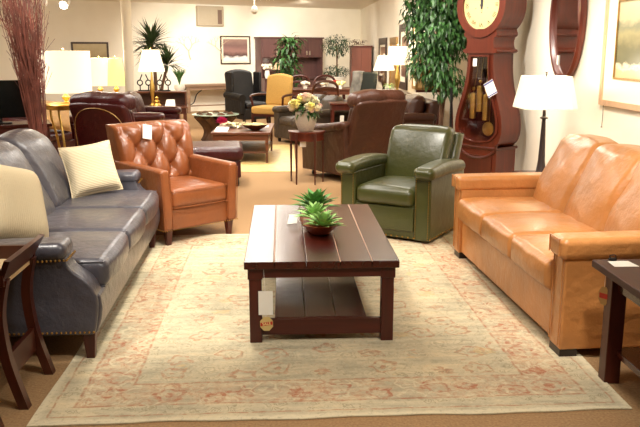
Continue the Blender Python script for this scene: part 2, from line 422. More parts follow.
    bump(nt, b, n5.outputs[0], .4, .003); return m
M['rug'] = rug_mat(1.265, 1.635)
m = MB()
def rugwarp(x, y, z):
    e = .006*sin(7*x)+.004*sin(17*x+1)
    return (x+(.006*sin(5*y) if abs(x) > 1.2 else 0), y+(e if abs(y) > 1.55 else 0), z)
m.rbox((0, 0, .004), (2.53, 3.27, .008), .003, 2, 24, f=rugwarp)
rug = m.build('area_rug', 'rug'); rug.location = (.20, 4.567, 0); rug.rotation_euler = (0, 0, R(.6))
tag(rug, 'large faded cream oriental rug with rust border under the plank-top coffee table', 'rug')
RZ = .008

# ------------------------------------------------------------------ coffee table
t = thing('coffee_table', 'dark mahogany plank-top coffee table with lower shelf on the cream rug', 'coffee table', (.1925, 3.745, RZ))
W2 = .397; D = 1.465; TH = .45-RZ
m = MB()
pl = [(-W2, -.245), (-.242, -.082), (-.079, .092), (.095, .255), (.258, W2)]
for a, b in pl: m.rbox(((a+b)/2, D/2, TH-.02), (b-a, D, .04), .004, 2)
m.box((0, D/2, TH-.03), (2*W2-.01, D-.01, .016))
top = m.build('tabletop', 'mahog', t)
m = MB()
for x in (-.2435, .0935, .2565): m.box((x, D/2, TH-.0026), (.0035, D-.004, .004))
m.build('plank_seam', plain('pale_seam_filler', srgb(200, 160, 130), .5), top)
for y in (.035, D-.035): m = MB(); m.box((0, y, TH-.065), (2*W2-.14, .025, .05)); m.build('apron', 'mahog_x', t)
for x in (-W2+.05, W2-.05): m = MB(); m.box((x, D/2, TH-.065), (.025, D-.14, .05)); m.build('apron', 'mahog', t)
for x in (-W2+.055, W2-.055):
    for y in (.055, D-.055):
        m = MB(); m.rbox((x, y, (TH-.04)/2), (.064, .064, TH-.04), .004, 2)
        m.rbox((x, y, TH-.069), (.076, .076, .058), .004, 2)
        m.build('leg', 'mahog_z', t)
for y in (.055, D-.055): m = MB(); m.box((0, y, .078), (2*W2-.174, .03, .082)); m.build('stretcher', 'mahog_x', t)
m = MB()
for i in range(3):
    m.rbox((-.003+(-.162, 0, .162)[i], D/2, .112), (.159, D-.145, .018), .003, 1)
m.build('lower_shelf', wood('greyed_mahogany', srgb(74, 42, 34), .22, 1, 1, .4), t)
for sx in (-1, 1):
    m = MB(); a = (sx*(W2-.055), D-.09, .1); b = (sx*(W2-.055), D-.22, TH-.05)
    m.tube([a, b], .014, 4); m.build('side_brace', 'mahog_z', t)
# hanging tags
def card(name, label, pts, cat='tag', mat='paper', th=.0012, parent=None):
    """thin card through four corner points"""
    p = [Vector(q) for q in pts]; n = (p[1]-p[0]).cross(p[3]-p[0]).normalized()*th
    m = MB(); m.add([*p, *[q+n for q in p]], [(0,1,2,3),(4,7,6,5),(0,4,5,1),(1,5,6,2),(2,6,7,3),(3,7,4,0)])
    o = m.build(name, mat, parent, smooth=False)
    if not parent: tag(o, label, cat)
    return o
lx = .1925-W2+.105
card('price_tag', 'tall white paper tag hanging inside front left leg of the coffee table', [(-.134, 3.757, .165), (-.060, 3.757, .165), (-.060, 3.757, .293), (-.134, 3.757, .293)])
r = thing('sale_tag', 'round cream and red sale tag tied low on the coffee table front left leg', 'tag', (-.094, 3.752, .118))
oc = [(.036*cos(pi/8+k*pi/4)*1.0, .036*sin(pi/8+k*pi/4)*1.12) for k in range(8)]
m = MB(); m.prism(oc, -.002, 0); m.build('card', plain('kraft_cream_card', srgb(206, 180, 116), .7), r, smooth=False)
m = MB(); m.prism([(-.031, -.012), (.031, -.004), (.031, .014), (-.031, .006)], -.0032, -.0021); b_ = m.build('banner', 'red', r, smooth=False)
def text_mesh(s, size, mat, parent, loc, rot, name='lettering', ext=.0005):
    cu = bpy.data.curves.new(name, 'FONT'); cu.body = s; cu.size = size; cu.align_x = 'CENTER'; cu.align_y = 'CENTER'; cu.extrude = ext
    o = bpy.data.objects.new(name, cu); C.objects.link(o)
    dg = bpy.context.evaluated_depsgraph_get(); me = bpy.data.meshes.new_from_object(o.evaluated_get(dg))
    bpy.data.objects.remove(o); bpy.data.curves.remove(cu)
    ob = bpy.data.objects.new(name, me); C.objects.link(ob); me.materials.clear(); me.materials.append(M[mat])
    ob.parent = parent; ob.location = loc; ob.rotation_euler = rot; return ob
text_mesh('SALE', .021, 'petal_y', r, (0, -.0036, .001), (R(90), R(-7), 0))
m = MB(); m.tube([(-.002, .0, .04), (-.003, .003, .12), (-.012, .008, .31)], .001, 4); m.build('string', 'paper', r)

# ------------------------------------------------------------------ planter with three succulents
def succulent(m, c, rad, n, seed, h=.09):
    rnd = random.Random(seed)
    for i in range(n):
        f = i/n; a = i*2.39996+rnd.uniform(-.2, .2); el = .15+f*1.15
        L_ = rad*(1.15-.45*f)*rnd.uniform(.85, 1.1)
        d = Vector((cos(a)*cos(el), sin(a)*cos(el), sin(el)))
        side = d.cross(Vector((0,0,1))).normalized(); nr = side.cross(d)
        w = rad*.26; b = Vector(c)+Vector((0,0,h*.2*f))
        P = [b-side*w*.35, b+side*w*.35]
        q1 = b+d*L_*.35+nr*.0; q2 = b+d*L_*.7-nr*L_*.03; tip = b+d*L_-nr*L_*.14
        vs = [P[0], P[1], q1-side*w*.6, q1-nr*w*.25, q1+side*w*.6, q2-side*w*.5, q2-nr*w*.2, q2+side*w*.5, tip]
        m.add(vs, [(0,1,3),(0,3,2),(1,4,3),(2,3,6,5),(3,4,7,6),(5,6,8),(6,7,8)])
pt = thing('succulent_planter', 'copper boat-shaped bowl holding three green succulents on the coffee table', 'planter', (.205, 4.42, .451), R(4)); pt.scale = (1.26, 1.05, 1.2)
def bowl(m):
    vs = []; fs = []; n = 32; prof = [(0, .0), (.5, .0), (.62, .008), (.9, .035), (1.0, .052), (.95, .05), (.86, .04)]
    for r_, z in prof:
        for k in range(n):
            a = 2*pi*k/n; cx = abs(cos(a))**.8*math.copysign(1, cos(a)); cy = abs(sin(a))**.8*math.copysign(1, sin(a))
            vs.append((cx*.085*r_, cy*.235*r_, z+(.012*(abs(cy)**3) if r_ > .7 else 0)))
    for i in range(len(prof)-1):
        for k in range(n): fs.append((i*n+k, i*n+(k+1) % n, (i+1)*n+(k+1) % n, (i+1)*n+k))
    fs.append(tuple(range((len(prof)-1)*n, len(prof)*n))); m.add(vs, fs)
m = MB(); bowl(m); m.build('bowl', 'copper', pt)
for k, (y, z, rr, s) in enumerate(((-.12, .045, .105, 3), (.02, .06, .1, 5), (.15, .09, .11, 9))):
    m = MB(); succulent(m, (0.0+(.01, -.015, 0)[k], y, z), rr*(.92, 1.0, 1.1)[k], 40, s)
    m.build('succulent', ('leaf_l', 'leaf_l', plain('mid_succulent_leaf', srgb(88, 142, 66), .5, 0, .4, scale=30))[k], pt)
card('place_card', 'small white card leaning beside the succulent bowl', [(.02, 4.60, .451), (.08, 4.62, .451), (.095, 4.66, .502), (.035, 4.64, .502)], 'card')

# ------------------------------------------------------------------ caramel sofa (right)
# local: front faces -y, x to the side, world rotation -90 - small
Wd = 2.02; Dp = .93
s = thing('leather_sofa', 'caramel tan leather three-cushion sofa with track arms on the right', 'sofa', (1.302, 4.495, 0), R(-90+2.6))
m = MB(); m.rbox((0, .47, .175), (Wd-.06, .88, .25), .015, 2)
m.build('base', 'caramel', s)
HW = Wd/2
for sx in (-1, 1):
    m = MB(); m.rbox((sx*(HW-.085), .46, .29), (.14, .90, .49), .012, 2)
    arm = m.build('arm', 'caramel', s)
    m = MB(); m.rbox((sx*(HW-.08), .455, .562), (.175, .95, .105), .032, 4, 3, puff=(0, 0, .006)); m.build('arm_cap', 'caramel', arm)
    m = MB()
    for yy, zz in ((.004, 0), ):
        a = sx*(HW-.085)
        m.tube([(a-.055, yy, .07), (a-.055, yy, .52), (a+.055, yy, .52), (a+.055, yy, .07)], .004, 6)
    m.tube([(a-.06, -.021, .525), (a-.06, -.021, .61), (a+.06, -.021, .61), (a+.06, -.021, .525)], .004, 6)
    m.build('welt', 'caramel', arm)
m = MB(); m.rbox((0, .86, .43), (Wd-.3, .14, .7), .04, 3, f=lambda x, y, z: (x, y+.09*(z-.3), z)); m.build('back_frame', 'caramel', s)
cw = (Wd-.34)/3
for i in range(3):
    cx = (i-1)*cw
    def fs_(x, y, z, cx=cx):
        k = max(0, (.12-y)/.2); 
        if z > .38: z += .022*max(0, 1-((x-cx)/(cw/2))**2)*max(0, 1-((y-.27)/.36)**2); z -= .012*k
        return (x+.003*sin(40*y+i), y, z+.003*sin(30*x+9*y))
    m = MB(); m.rbox((cx, .285, .385), (cw-.004, .60, .165), .034, 4, 6, puff=(.004, .02, .0), f=fs_)
    sc = m.build('seat_cushion', 'caramel', s)
    # back cushion: fat, leaning, wrinkled
    def fb(x, y, z, cx=cx, i=i):
        hx = (x-cx)/(cw/2); t_ = (z-.45)/.5
        y += .24*t_ - .05
        z += .012*max(0, 1-hx*hx) if z > .8 else 0
        y -= .012*sin(9*x+7*z+i)*sin(11*z)+.006*sin(23*x-17*z+2*i)
        x += .012*(x-cx)/(cw/2)*sin(pi*min(1, max(0, t_)))
        return (x, y, z)
    m = MB(); m.rbox((cx, .655, .67), (cw-.0, .2, .48), .05, 4, 7, puff=(.0, .055, .008), f=fb)
    bc = m.build('back_cushion', 'caramel', s)
for x in (-HW+.09, HW-.09):
    for y in (.06, .84):
        m = MB(); m.box((x, y, .027), (.13, .09, .054)); m.build('foot', 'footd', s, smooth=False)

# ------------------------------------------------------------------ slate sofa (left)
Ld = 2.28
s = thing('leather_sofa', 'slate blue-grey leather sofa with nailhead trim and cream cushions on the left', 'sofa', (-.99, 4.715, 0), R(90+1.5))
# local x = world +y ; near end is local x = -Ld/2
H2 = Ld/2
m = MB(); m.rbox((0, .44, .235), (Ld-.06, .86, .21), .02, 2, 2, f=lambda x, y, z: (x, y-(.05+.03*sin(pi*(z-.14)/.25) if y < .1 else 0), z)); m.build('base', 'slate', s)
def armprof(top):
    # side profile of the arm in (y, z): sweeps forward at the bottom like the front panel
    return spline([(-.03, 0, .14), (-.045, 0, .2), (-.055, 0, .31), (-.02, 0, .40), (.06, 0, .47), (.085, 0, .52)], 4)
for sx in (-1, 1):
    pf = [(p.x, p.z) for p in armprof(0)]
    out = pf + [(.09, .55), (.85, .55), (.88, .14)]
    m = MB(); x0 = sx*H2; x1 = sx*(H2-.14)
    m.prism(out, x0, x1, 'yz'); arm = m.build('arm', 'slate', s, angle=30)
    bv = arm.modifiers.new('bevel', 'BEVEL'); bv.width = .012; bv.segments = 3; bv.limit_method = 'ANGLE'
    m = MB()
    def fr(x, y, z):
        return (x, y, z-.05*max(0, (y-.2))*.6)
    m.rbox((sx*(H2-.055), .49, .565), (.19, .84, .088), .04, 5, 3, f=fr); m.build('arm_roll', 'slate', arm)
    yN = [(x0+sx*.002, p[0], p[1]) for p in pf]
    pts = line((x0+sx*.0, .86, .155), (x0+sx*.0, -.03, .155), .022)
    q = nails(pts, .0065)
    for p in line((sx*(H2-.135), .068, .528), (sx*(H2+.03), .068, .528), .02): q.sphere(p, .006, 6)
    for p in line((sx*(H2+.034), .08, .528), (sx*(H2+.034), .86, .508), .02): q.sphere(p, .006, 6)
    q.build('nail_trim', 'brass_nail', arm)
m = MB()
def lb(x, y, z): return (x, y+.28*max(0, z-.3), z-.05*(abs(x)/1.0)**4*(1 if z > .6 else 0))
m.rbox((0, .80, .50), (Ld-.02, .12, .70), .05, 3, 8, f=lb); m.build('back_frame', 'slate', s)
cw = (Ld-.29)/3
for i in range(3):
    cx = (i-1)*cw
    def fs2(x, y, z, cx=cx):
        if z > .38: z += .03*max(0, 1-((x-cx)/(cw/2))**2)*max(0, 1-((y-.25)/.4)**2)
        if y < 0.05: y -= .012*max(0, 1-((x-cx)/(cw/2))**2)
        return (x, y, z)
    xo = 0
    m = MB(); m.rbox((cx, .265, .40), (cw-.004, .68, .15), .045, 4, 5, puff=(.004, .02, 0), f=fs2)
    sc = m.build('seat_cushion', 'slate', s)
    m = MB()
    for zz in (.464, .34): m.tube(spline([(cx-cw/2+.012, .4, zz), (cx-cw/2+.012, -.02, zz), (cx-cw/2+.04, -.06, zz), (cx, -.078, zz), (cx+cw/2-.04, -.06, zz), (cx+cw/2-.012, -.02, zz), (cx+cw/2-.012, .4, zz)], 5), .0038, 5)
    m.build('piping', 'slate', sc)
    def fb2(x, y, z, cx=cx, i=i):
        hx = (x-cx)/(cw/2); t_ = (z-.45)/.5
        y += .26*t_-.03; z += (.02*(1-hx*hx)-.02*abs(hx)**5) if z > .8 else 0
        y -= .008*sin(9*x+6*z+i)*sin(8*z)
        return (x, y, z)
    m = MB(); m.rbox((cx, .60, .685), (cw-.002, .2, .50), .08, 4, 6, puff=(0, .045, .01), f=fb2)
    m.build('back_cushion', 'slate', s)
for x in (-H2+.05, H2-.06):
    for y, sg in ((.0, -1), (.82, 1)):
        m = MB(); m.rbox((x, y, .0725), (.062, .062, .145), .006, 2, f=lambda a, b, c, x=x, y=y: (x+(a-x)*(.62+.38*c/.13), y+(b-y)*(.62+.38*c/.13), c)); m.build('leg', 'mahog_z', s)

# cushions
def pillow(name, label, loc, rot, sz, th, mat, group=None, rc=.0):
    n = 16; m = MB(); vs = []; fs = []
    for side in (1, -1):
        for i in range(n+1):
            for j in range(n+1):
                u = -1+2*i/n; v = -1+2*j/n
                px = u*(1-.07*(1-v*v)*abs(u)**3)*(1-rc*(u*v)**4); pz = v*(1-.07*(1-u*u)*abs(v)**3)*(1-rc*(u*v)**4)
                tt = th/2*((1-u**4)*(1-v**4))**.5
                vs.append((px*sz/2, side*tt, pz*sz/2))
        o = 0 if side == 1 else (n+1)**2
        for i in range(n):
            for j in range(n): fs.append((o+i*(n+1)+j, o+(i+1)*(n+1)+j, o+(i+1)*(n+1)+j+1, o+i*(n+1)+j+1))
    m.add(vs, fs); bmesh.ops.remove_doubles(m.bm, verts=m.bm.verts, dist=.0006)
    root = thing(name, label, 'cushion', loc); root.rotation_euler = rot
    m.build('cushion_cover', mat, root)
    m = MB(); e = [(u, -1) for u in [x/8 for x in range(-8, 8)]]+[(1, u) for u in [x/8 for x in range(-8, 8)]]+[(-u, 1) for u in [x/8 for x in range(-8, 8)]]+[(-1, -u) for u in [x/8 for x in range(-8, 9)]]
    m.tube([(u*(1-.07*(1-v*v)*abs(u)**3)*(1-rc*(u*v)**4)*sz/2, 0, v*(1-.07*(1-u*u)*abs(v)**3)*(1-rc*(u*v)**4)*sz/2) for u, v in e], .005, 6); m.build('piping', mat, root)
    return root
pillow('throw_pillow', 'cream ribbed throw pillow leaning at the far end of the slate sofa', (-1.36, 5.44, .675), (R(-22), R(-5), R(34)), .37, .16, 'cream_q')
pillow('throw_pillow', 'cream quilted throw pillow at the near end of the slate sofa', (-1.45, 3.98, .70), (R(-24), R(16), R(60)), .48, .24, 'cream_q2', rc=.12)
def paneglass():
    m, nt, b = new_mat('window_glass'); nt.nodes.remove(b)
    out = nt.nodes['Material Output']; t_ = N(nt, 'ShaderNodeBsdfTransparent'); g = N(nt, 'ShaderNodeBsdfGlossy'); g.inputs['Roughness'].default_value = .03
    mx = N(nt, 'ShaderNodeMixShader'); mx.inputs[0].default_value = .1
    nt.links.new(t_.outputs[0], mx.inputs[1]); nt.links.new(g.outputs[0], mx.inputs[2]); nt.links.new(mx.outputs[0], out.inputs[0]); return m
M['pane'] = paneglass()
# ------------------------------------------------------------------ tufted armchair
t = thing('tufted_armchair', 'saddle tan leather armchair with diamond tufted back beside the slate sofa', 'armchair', (-.655, 6.01, 0), R(40))
m = MB(); m.rbox((0, .38, .205), (.60, .70, .17), .015, 2, 2); m.build('base', 'saddle', t)
for sx in (-1, 1):
    m = MB()
    def fa(x, y, z, sx=sx):
        return (x+sx*.018*max(0, (z-.3)/.3), y, z+.02*max(0, (y-.1))*(1 if z > .4 else 0))
    m.rbox((sx*.305, .37, .365), (.085, .76, .48), .028, 4, 3, f=fa); arm = m.build('arm', 'saddle', t)
    m = MB()
    for dx in (-.038, .038):
        m.tube([(sx*.305+dx, -.006, .14), (sx*.305+dx+sx*.016, -.006, .57)], .0035, 6)
    m.build('welt', 'saddle', arm)
    nails([p for p in line((sx*.352, .0, .132), (sx*.352, .74, .132), .02)], .005).build('nail_trim', 'brass_nail', arm)
nails(line((-.345, -.013, .132), (.345, -.013, .132), .02), .005).build('nail_trim', 'brass_nail', t)
def fsc(x, y, z):
    if z > .37: z += .022*max(0, 1-(x/.27)**2)*max(0, 1-((y-.28)/.36)**2)
    return (x, y, z)
m = MB(); m.rbox((0, .29, .365), (.525, .58, .15), .04, 4, 5, puff=(0, .015, 0), f=fsc); sc = m.build('seat_cushion', 'saddle', t)
m = MB()
for zz in (.432, .30): m.tube(spline([(-.255, .45, zz), (-.255, .03, zz), (-.225, -.005, zz), (0, -.018, zz), (.225, -.005, zz), (.255, .03, zz), (.255, .45, zz)], 5), .0035, 5)
m.build('piping', 'saddle', sc)
# tufted back
n = 64; nz_ = 52; m = MB(); vs = []; fs = []
def backy(z): return .60+.26*(z-.42)
for j in range(nz_+1):
    for i in range(n+1):
        u = -1+2*i/n; w = j/nz_; hw = .33+.035*min(1, w*1.5)
        x = u*hw; z = .40+w*.50+.012*(1-u*u)*w
        a = (x+.1)/.2+(z-.54)/.32; b2 = (x+.1)/.2-(z-.54)/.32
        pf = (abs(sin(pi*a))*abs(sin(pi*b2)))**.45; ra, rb = a-round(a), b2-round(b2); pit = math.exp(-(ra*ra+rb*rb)/.035)
        lw = max(0, 1-abs(u)**7)*max(0, 1-abs(2*w-1)**9)
        dep = .03+.045*pf*lw*(1 if w > .08 else .6)+.03*lw-.035*pit*lw
        if w > .9: dep -= .06*((w-.9)/.1)**2
        if abs(u) > .9: dep -= .05*((abs(u)-.9)/.1)**2
        ear = -.03*max(0, (abs(u)-.7)/.3)**2*(w > .3)
        vs.append((x, backy(z)-dep+ear, z))
for j in range(nz_):
    for i in range(n): fs.append((j*(n+1)+i, j*(n+1)+i+1, (j+1)*(n+1)+i+1, (j+1)*(n+1)+i))
b0 = len(vs)
for j in range(nz_+1):
    for u in (-1, 1):
        w = j/nz_; z = .40+w*.5; hw = .33+.035*min(1, w*1.5); vs.append((u*hw, backy(z)+.10, z))
for j in range(nz_):
    fs += [(j*(n+1), (j+1)*(n+1), b0+2*j+2, b0+2*j), (j*(n+1)+n, b0+2*j+1, b0+2*j+3, (j+1)*(n+1)+n), (b0+2*j, b0+2*j+2, b0+2*j+3, b0+2*j+1)]
fs.append(tuple([nz_*(n+1)+i for i in range(n+1)]+[b0+2*nz_+1, b0+2*nz_]))
m.add(vs, fs); bk = m.build('tufted_back', 'saddle', t, angle=60)
q = MB()
for a in range(-3, 6):
    for b2 in range(-4, 5):
        x = (a+b2)/2*.2-.1; z = (a-b2)/2*.32+.54
        if abs(x) < .31 and .5 < z < .86: q.sphere((x, backy(z)-.03, z), .012, 10, (1, .5, 1))
q.build('button', 'saddle', bk)
m = MB(); m.rbox((0, .74, .32), (.66, .06, .42), .02, 2); m.build('outside_back', 'saddle', t)
for x in (-.29, .29):
    for y in (.04, .70):
        m = MB(); m.rbox((x, y, .065), (.058, .058, .13), .005, 2, f=lambda a, b, c, x=x, y=y: (x+(a-x)*(.6+.4*c/.13), y+(b-y)*(.6+.4*c/.13), c)); m.build('leg', 'mahog_z', t)
def loc2w(root, p): return Matrix.Translation(root.location) @ root.rotation_euler.to_matrix().to_4x4() @ Vector(p)
def card_on(root, name, label, p, w, h, tilt=0, ny=0, cat='tag', lean=0):
    """card facing the front of root, centre p in its local frame"""
    o = thing(name, label, cat, loc2w(root, p), root.rotation_euler.z+ny)
    m = MB(); m.box((0, 0, 0), (w, .0015, h), MX((0,0,0), (lean, tilt, 0))); m.build('card', 'paper', o, smooth=False)
    return o
o = card_on(t, 'price_tag', 'white card tag hung on the tufted tan armchair back', (-.115, backy(.84)-.125, .84), .085, .12, R(12), 0, lean=R(-14))
m = MB()
for k in range(4): m.box((0, -.0012, .025-.014*k), (.05-.01*(k % 2), .0006, .0025), MX((0,0,0), (R(-14), R(12), 0)))
m.build('print', 'blueink', o, smooth=False)
m = MB(); m.tube([(0, 0, .045), (.0, .03, .075)], .001, 4); m.build('string', 'paper', o)

# ------------------------------------------------------------------ green recliner
t = thing('recliner', 'olive green leather recliner with brass nail trim behind the coffee table', 'recliner', (.80, 5.96, 0), R(-33)); t.scale = (1.06, 1.0, 1.0)
m = MB(); m.rbox((0, .37, .165), (.52, .70, .27), .012, 2); m.build('base', 'olive', t)
m = MB(); m.rbox((0, .012, .19), (.48, .02, .19), .006, 2, 2, puff=(0, .006, 0)); m.build('footrest_panel', 'olive', t)
for sx in (-1, 1):
    m = MB(); m.rbox((sx*.31, .37, .285), (.13, .74, .51), .015, 3, 1); arm = m.build('arm', 'olive', t)
    def fc(x, y, z, sx=sx):
        return (x+sx*.01, y-(.0), z-.03*max(0, y-.35)*1.5+.01*sin(pi*min(1, max(0, y/.7))))
    m = MB(); m.rbox((sx*.315, .32, .567), (.172, .74, .10), .046, 6, 4, puff=(0, .012, .008), f=fc); m.build('arm_pad', 'olive', arm)
    for dx in (-.05, .05): nails(line((sx*.31+dx, -.006, .05), (sx*.31+dx, -.006, .53), .013), .0038).build('nail_trim', 'brass_nail', arm)
    q = nails(line((sx*.378, .0, .05), (sx*.378, .74, .05), .045), .007); q.build('nail_trim', 'brass_nail', arm)
nails(line((-.25, -.004, .05), (.25, -.004, .05), .045), .008).build('nail_trim', 'brass_nail', t)
def fsg(x, y, z):
    if z > .36: z += .03*max(0, 1-(x/.25)**2)*max(0, 1-((y-.26)/.34)**2)
    return (x, y, z)
m = MB(); m.rbox((0, .27, .36), (.485, .58, .15), .055, 5, 5, puff=(.0, .02, 0), f=fsg); m.build('seat_cushion', 'olive', t)
def fbg(x, y, z):
    k = (z-.4)/.5
    return (x*(1+.05*k), y+.19*k-.008*sin(pi*k*1.5)+.01*(x/.26)**2, z-.018*(x/.26)**4*(1 if z > .8 else 0))
m = MB(); m.rbox((0, .59, .62), (.52, .15, .48), .05, 5, 6, puff=(0, .025, .008), f=fbg); m.build('backrest', 'olive', t)
m = MB(); m.rbox((0, .70, .55), (.60, .12, .54), .04, 4, 4, f=fbg); m.build('outside_back', 'olive', t)

# ------------------------------------------------------------------ recliners seen from behind
def club(label, mat, loc, rz, trim=None, W=.86, top=1.03):
    t = thing('recliner', label, 'recliner', loc, rz)
    m = MB(); m.rbox((0, .42, .23), (W-.2, .78, .32), .02, 2); m.build('base', mat, t)
    for sx in (-1, 1):
        def fa(x, y, z, sx=sx): return (x+sx*.03*(z-.3), y, z+(.16*max(0, y-.35) if z > .35 else 0)-.04*max(0, .15-y))
        m = MB(); m.rbox((sx*(W/2-.09), .42, .33), (.16, .84, .50), .02, 3, 4, f=fa); arm = m.build('arm', mat, t)
        m = MB(); m.rbox((sx*(W/2-.085), .40, .585), (.21, .88, .10), .045, 5, 4, f=fa, puff=(0, .01, .008)); m.build('arm_pad', mat, arm)
    def fsg(x, y, z): return (x, y, z+(.03*max(0, 1-(x/.27)**2) if z > .38 else 0))
    m = MB(); m.rbox((0, .3, .42), (W-.36, .62, .15), .05, 4, 4, puff=(0, .02, 0), f=fsg); m.build('seat_cushion', mat, t)
    def fb(x, y, z):
        k = (z-.1)/(top-.1); return (x*(1-.06*k)+0, y+.10*k+.14*k*k-.03*(x/(W/2))**2*0, z-.03*(abs(x)/(W/2))**3*(1 if k > .8 else 0))
    m = MB(); m.rbox((0, .76, .12+(top-.2)/2), (W-.12, .12, top-.24), .045, 4, 6, f=fb, puff=(0, .02, 0)); ob = m.build('outside_back', mat, t)
    def fi(x, y, z):
        k = (z-.1)/(top-.1); return (x, y+.10*k+.14*k*k, z)
    m = MB(); m.rbox((0, .64, .68), (W-.3, .18, .42), .07, 4, 5, f=fi, puff=(0, .04, .01)); m.build('back_cushion', mat, t)
    def fh(x, y, z):
        hx = x/((W-.1)/2); return (x, y+.17+.01*sin(20*x), z-.035*abs(hx)**3+.006*sin(16*x))
    m = MB(); m.rbox((0, .70, top-.085), (W-.14, .24, .17), .075, 5, 7, f=fh, puff=(0, .01, .01)); m.build('head_roll', mat, t)
    if trim:
        pts = []
        for k in range(17):
            a = pi*k/16; x = -(W/2-.09)*cos(a); z = .18+(top-.34)*min(1, (sin(a))**.3)
            kk = (z-.1)/(top-.1); pts.append((x*(1-.06*kk), .76+.075+.10*kk+.14*kk*kk+.003, z))
        m = MB(); m.tube(pts, .0045, 6); m.build('piping', trim, ob)
    for x in (-W/2+.14, W/2-.14):
        for y in (.08, .78):
            m = MB(); m.lathe([(.0, 0), (.022, .004), (.032, .03), (.02, .045), (.03, .07), (.028, .09)], 12, (x, y, 0)); m.build('bun_foot', 'footd', t)
    return t
br = club('brown leather recliner seen from behind next to the flower side table', 'brown', (.60, 9.58, 0), R(-146), W=.92, top=1.05)
club('burgundy leather recliner with gold piped outside back behind the tufted armchair', 'burgundy', (-1.56, 9.28, 0), R(153), trim='frame_g', W=.92, top=1.05)

# burgundy ottoman
t = thing('ottoman', 'burgundy leather ottoman on the carpet behind the tufted armchair', 'ottoman', (-.84, 8.75, 0), R(4))
m = MB(); m.rbox((0, 0, .20), (.70, .60, .20), .02, 3); m.build('base', 'burgundy', t)
m = MB(); m.rbox((0, 0, .37), (.76, .68, .16), .06, 5, 5, puff=(0, 0, .015)); m.build('cushion', 'burgundy', t)
for x in (-.3, .3):
    for y in (-.24, .24):
        m = MB(); m.lathe([(.018, 0), (.03, .03), (.025, .10)], 12, (x, y, 0)); m.build('foot', 'footd', t)

# ------------------------------------------------------------------ demi-lune side table with vase of flowers
t = thing('side_table', 'small demilune cherry side table holding the flower vase', 'side table', (.265, 8.72, 0), R(-8))
half = [(-.215, .12)]+[(-.215*cos(a), .12-.30*sin(a)**.75) for a in [pi*k/20 for k in range(1, 20)]]+[(.215, .12)]
m = MB(); m.prism([(x, y) for x, y in half], .575, .597, 'xy'); m.build('tabletop', 'cherry', t)
m = MB(); m.prism([(x*.93, .11+(y-.12)*.93) for x, y in half], .495, .575, 'xy'); m.build('apron', 'cherry', t)
for x, y in ((-.185, .085), (.185, .085), (-.095, -.145), (.115, -.14)):
    m = MB(); m.rbox((x, y, .29), (.03, .03, .58), .002, 1, f=lambda a, b, c, x=x, y=y: (x+(a-x)*(.5+.5*c/.5 if c < .5 else 1), y+(b-y)*(.5+.5*c/.5 if c < .5 else 1), c)); m.build('leg', 'cherry_d', t)
card('price_tag', 'small white tag hanging below the demilune side table', [(.19, 8.60, .43), (.26, 8.60, .43), (.26, 8.60, .49), (.19, 8.60, .49)])
v = thing('flower_vase', 'pale stone vase of ivory and yellow flowers on the demilune table', 'vase', (.262, 8.70, .5975))
m = MB(); m.lathe([(0, 0), (.075, 0), (.085, .01), (.118, .10), (.125, .17), (.118, .215), (.112, .22), (.108, .215), (.11, .17), (.0, .15)], 28); m.build('vase', 'stone', v)
def flower(m, c, r, seed):
    rnd = random.Random(seed)
    for k in range(16):
        a = k*2.4; e = .1+1.3*k/16; d = Vector((cos(a)*cos(e), sin(a)*cos(e), sin(e)))
        side = d.cross(Vector((0,0,1))).normalized(); b = Vector(c); w = r*.55
        m.add([b, b+d*r*.7+side*w, b+d*r, b+d*r*.7-side*w], [(0,1,2,3)])
rnd = random.Random(4); bl = []
for k in range(34):
    a = rnd.uniform(0, 2*pi); e = rnd.uniform(-.1, 1.5); rr = .15
    c = (cos(a)*cos(e)*rr*1.05, sin(a)*cos(e)*rr, .25+sin(e)*.13); bl.append(c)
for k, c in enumerate(bl):
    m = MB(); rr = rnd.uniform(.042, .07); m.sphere(c, rr*.62, 8); flower(m, c, rr, k); m.build('bloom', ('petal_w', 'petal_y', 'petal_w', 'petal_p')[k % 4], v)
m = MB()
for k in range(110):
    a = rnd.uniform(0, 2*pi); e = rnd.uniform(-.7, .9); d = (cos(a)*cos(e), sin(a)*cos(e), sin(e))
    m.leaf((d[0]*.10, d[1]*.10, .24+d[2]*.06), d, rnd.uniform(.06, .12), .032)
m.build('greenery', 'leaf', v)

# ------------------------------------------------------------------ grandfather clock
ck = thing('grandfather_clock', 'tall cherry longcase clock with round cream dial and pear-shaped glass door', 'clock', (2.13, 8.30, 0), R(-54))
def mirror_out(right):   # right side from bottom to top -> closed outline
    return right+[(-x, z) for x, z in reversed(right)]
D0, D1 = 0, .335
body_r = [(p.x, p.y) for p in spline([(.235, .47, 0), (.285, .52, 0), (.318, .60, 0), (.325, .70, 0), (.305, .82, 0), (.255, .97, 0), (.21, 1.12, 0), (.182, 1.28, 0), (.175, 1.47, 0)], 4)]
in_r = [(p.x, p.y) for p in spline([(.05, .515, 0), (.17, .545, 0), (.245, .62, 0), (.258, .70, 0), (.24, .82, 0), (.19, .97, 0), (.145, 1.12, 0), (.122, 1.28, 0), (.118, 1.43, 0)], 4)]
m = MB(); m.ring(mirror_out(body_r), mirror_out(in_r), .0, .30); m.build('trunk_case', 'cherry', ck, angle=30)
m = MB(); m.prism(mirror_out(body_r), .30, D1); m.build('back_panel', 'cherry_d', ck, smooth=False)
lip = [(x*1.08+.006*(1 if x > 0 else -1), .7+(z-.7)*1.03+.0) for x, z in mirror_out(in_r)]
m = MB(); m.ring(lip, mirror_out(in_r), -.022, .0); dr = m.build('glass_door', 'cherry', ck, angle=30)
m = MB(); m.prism([(x*.995, z) for x, z in mirror_out(in_r)], .002, .006); m.build('pane', 'pane', dr, smooth=False)
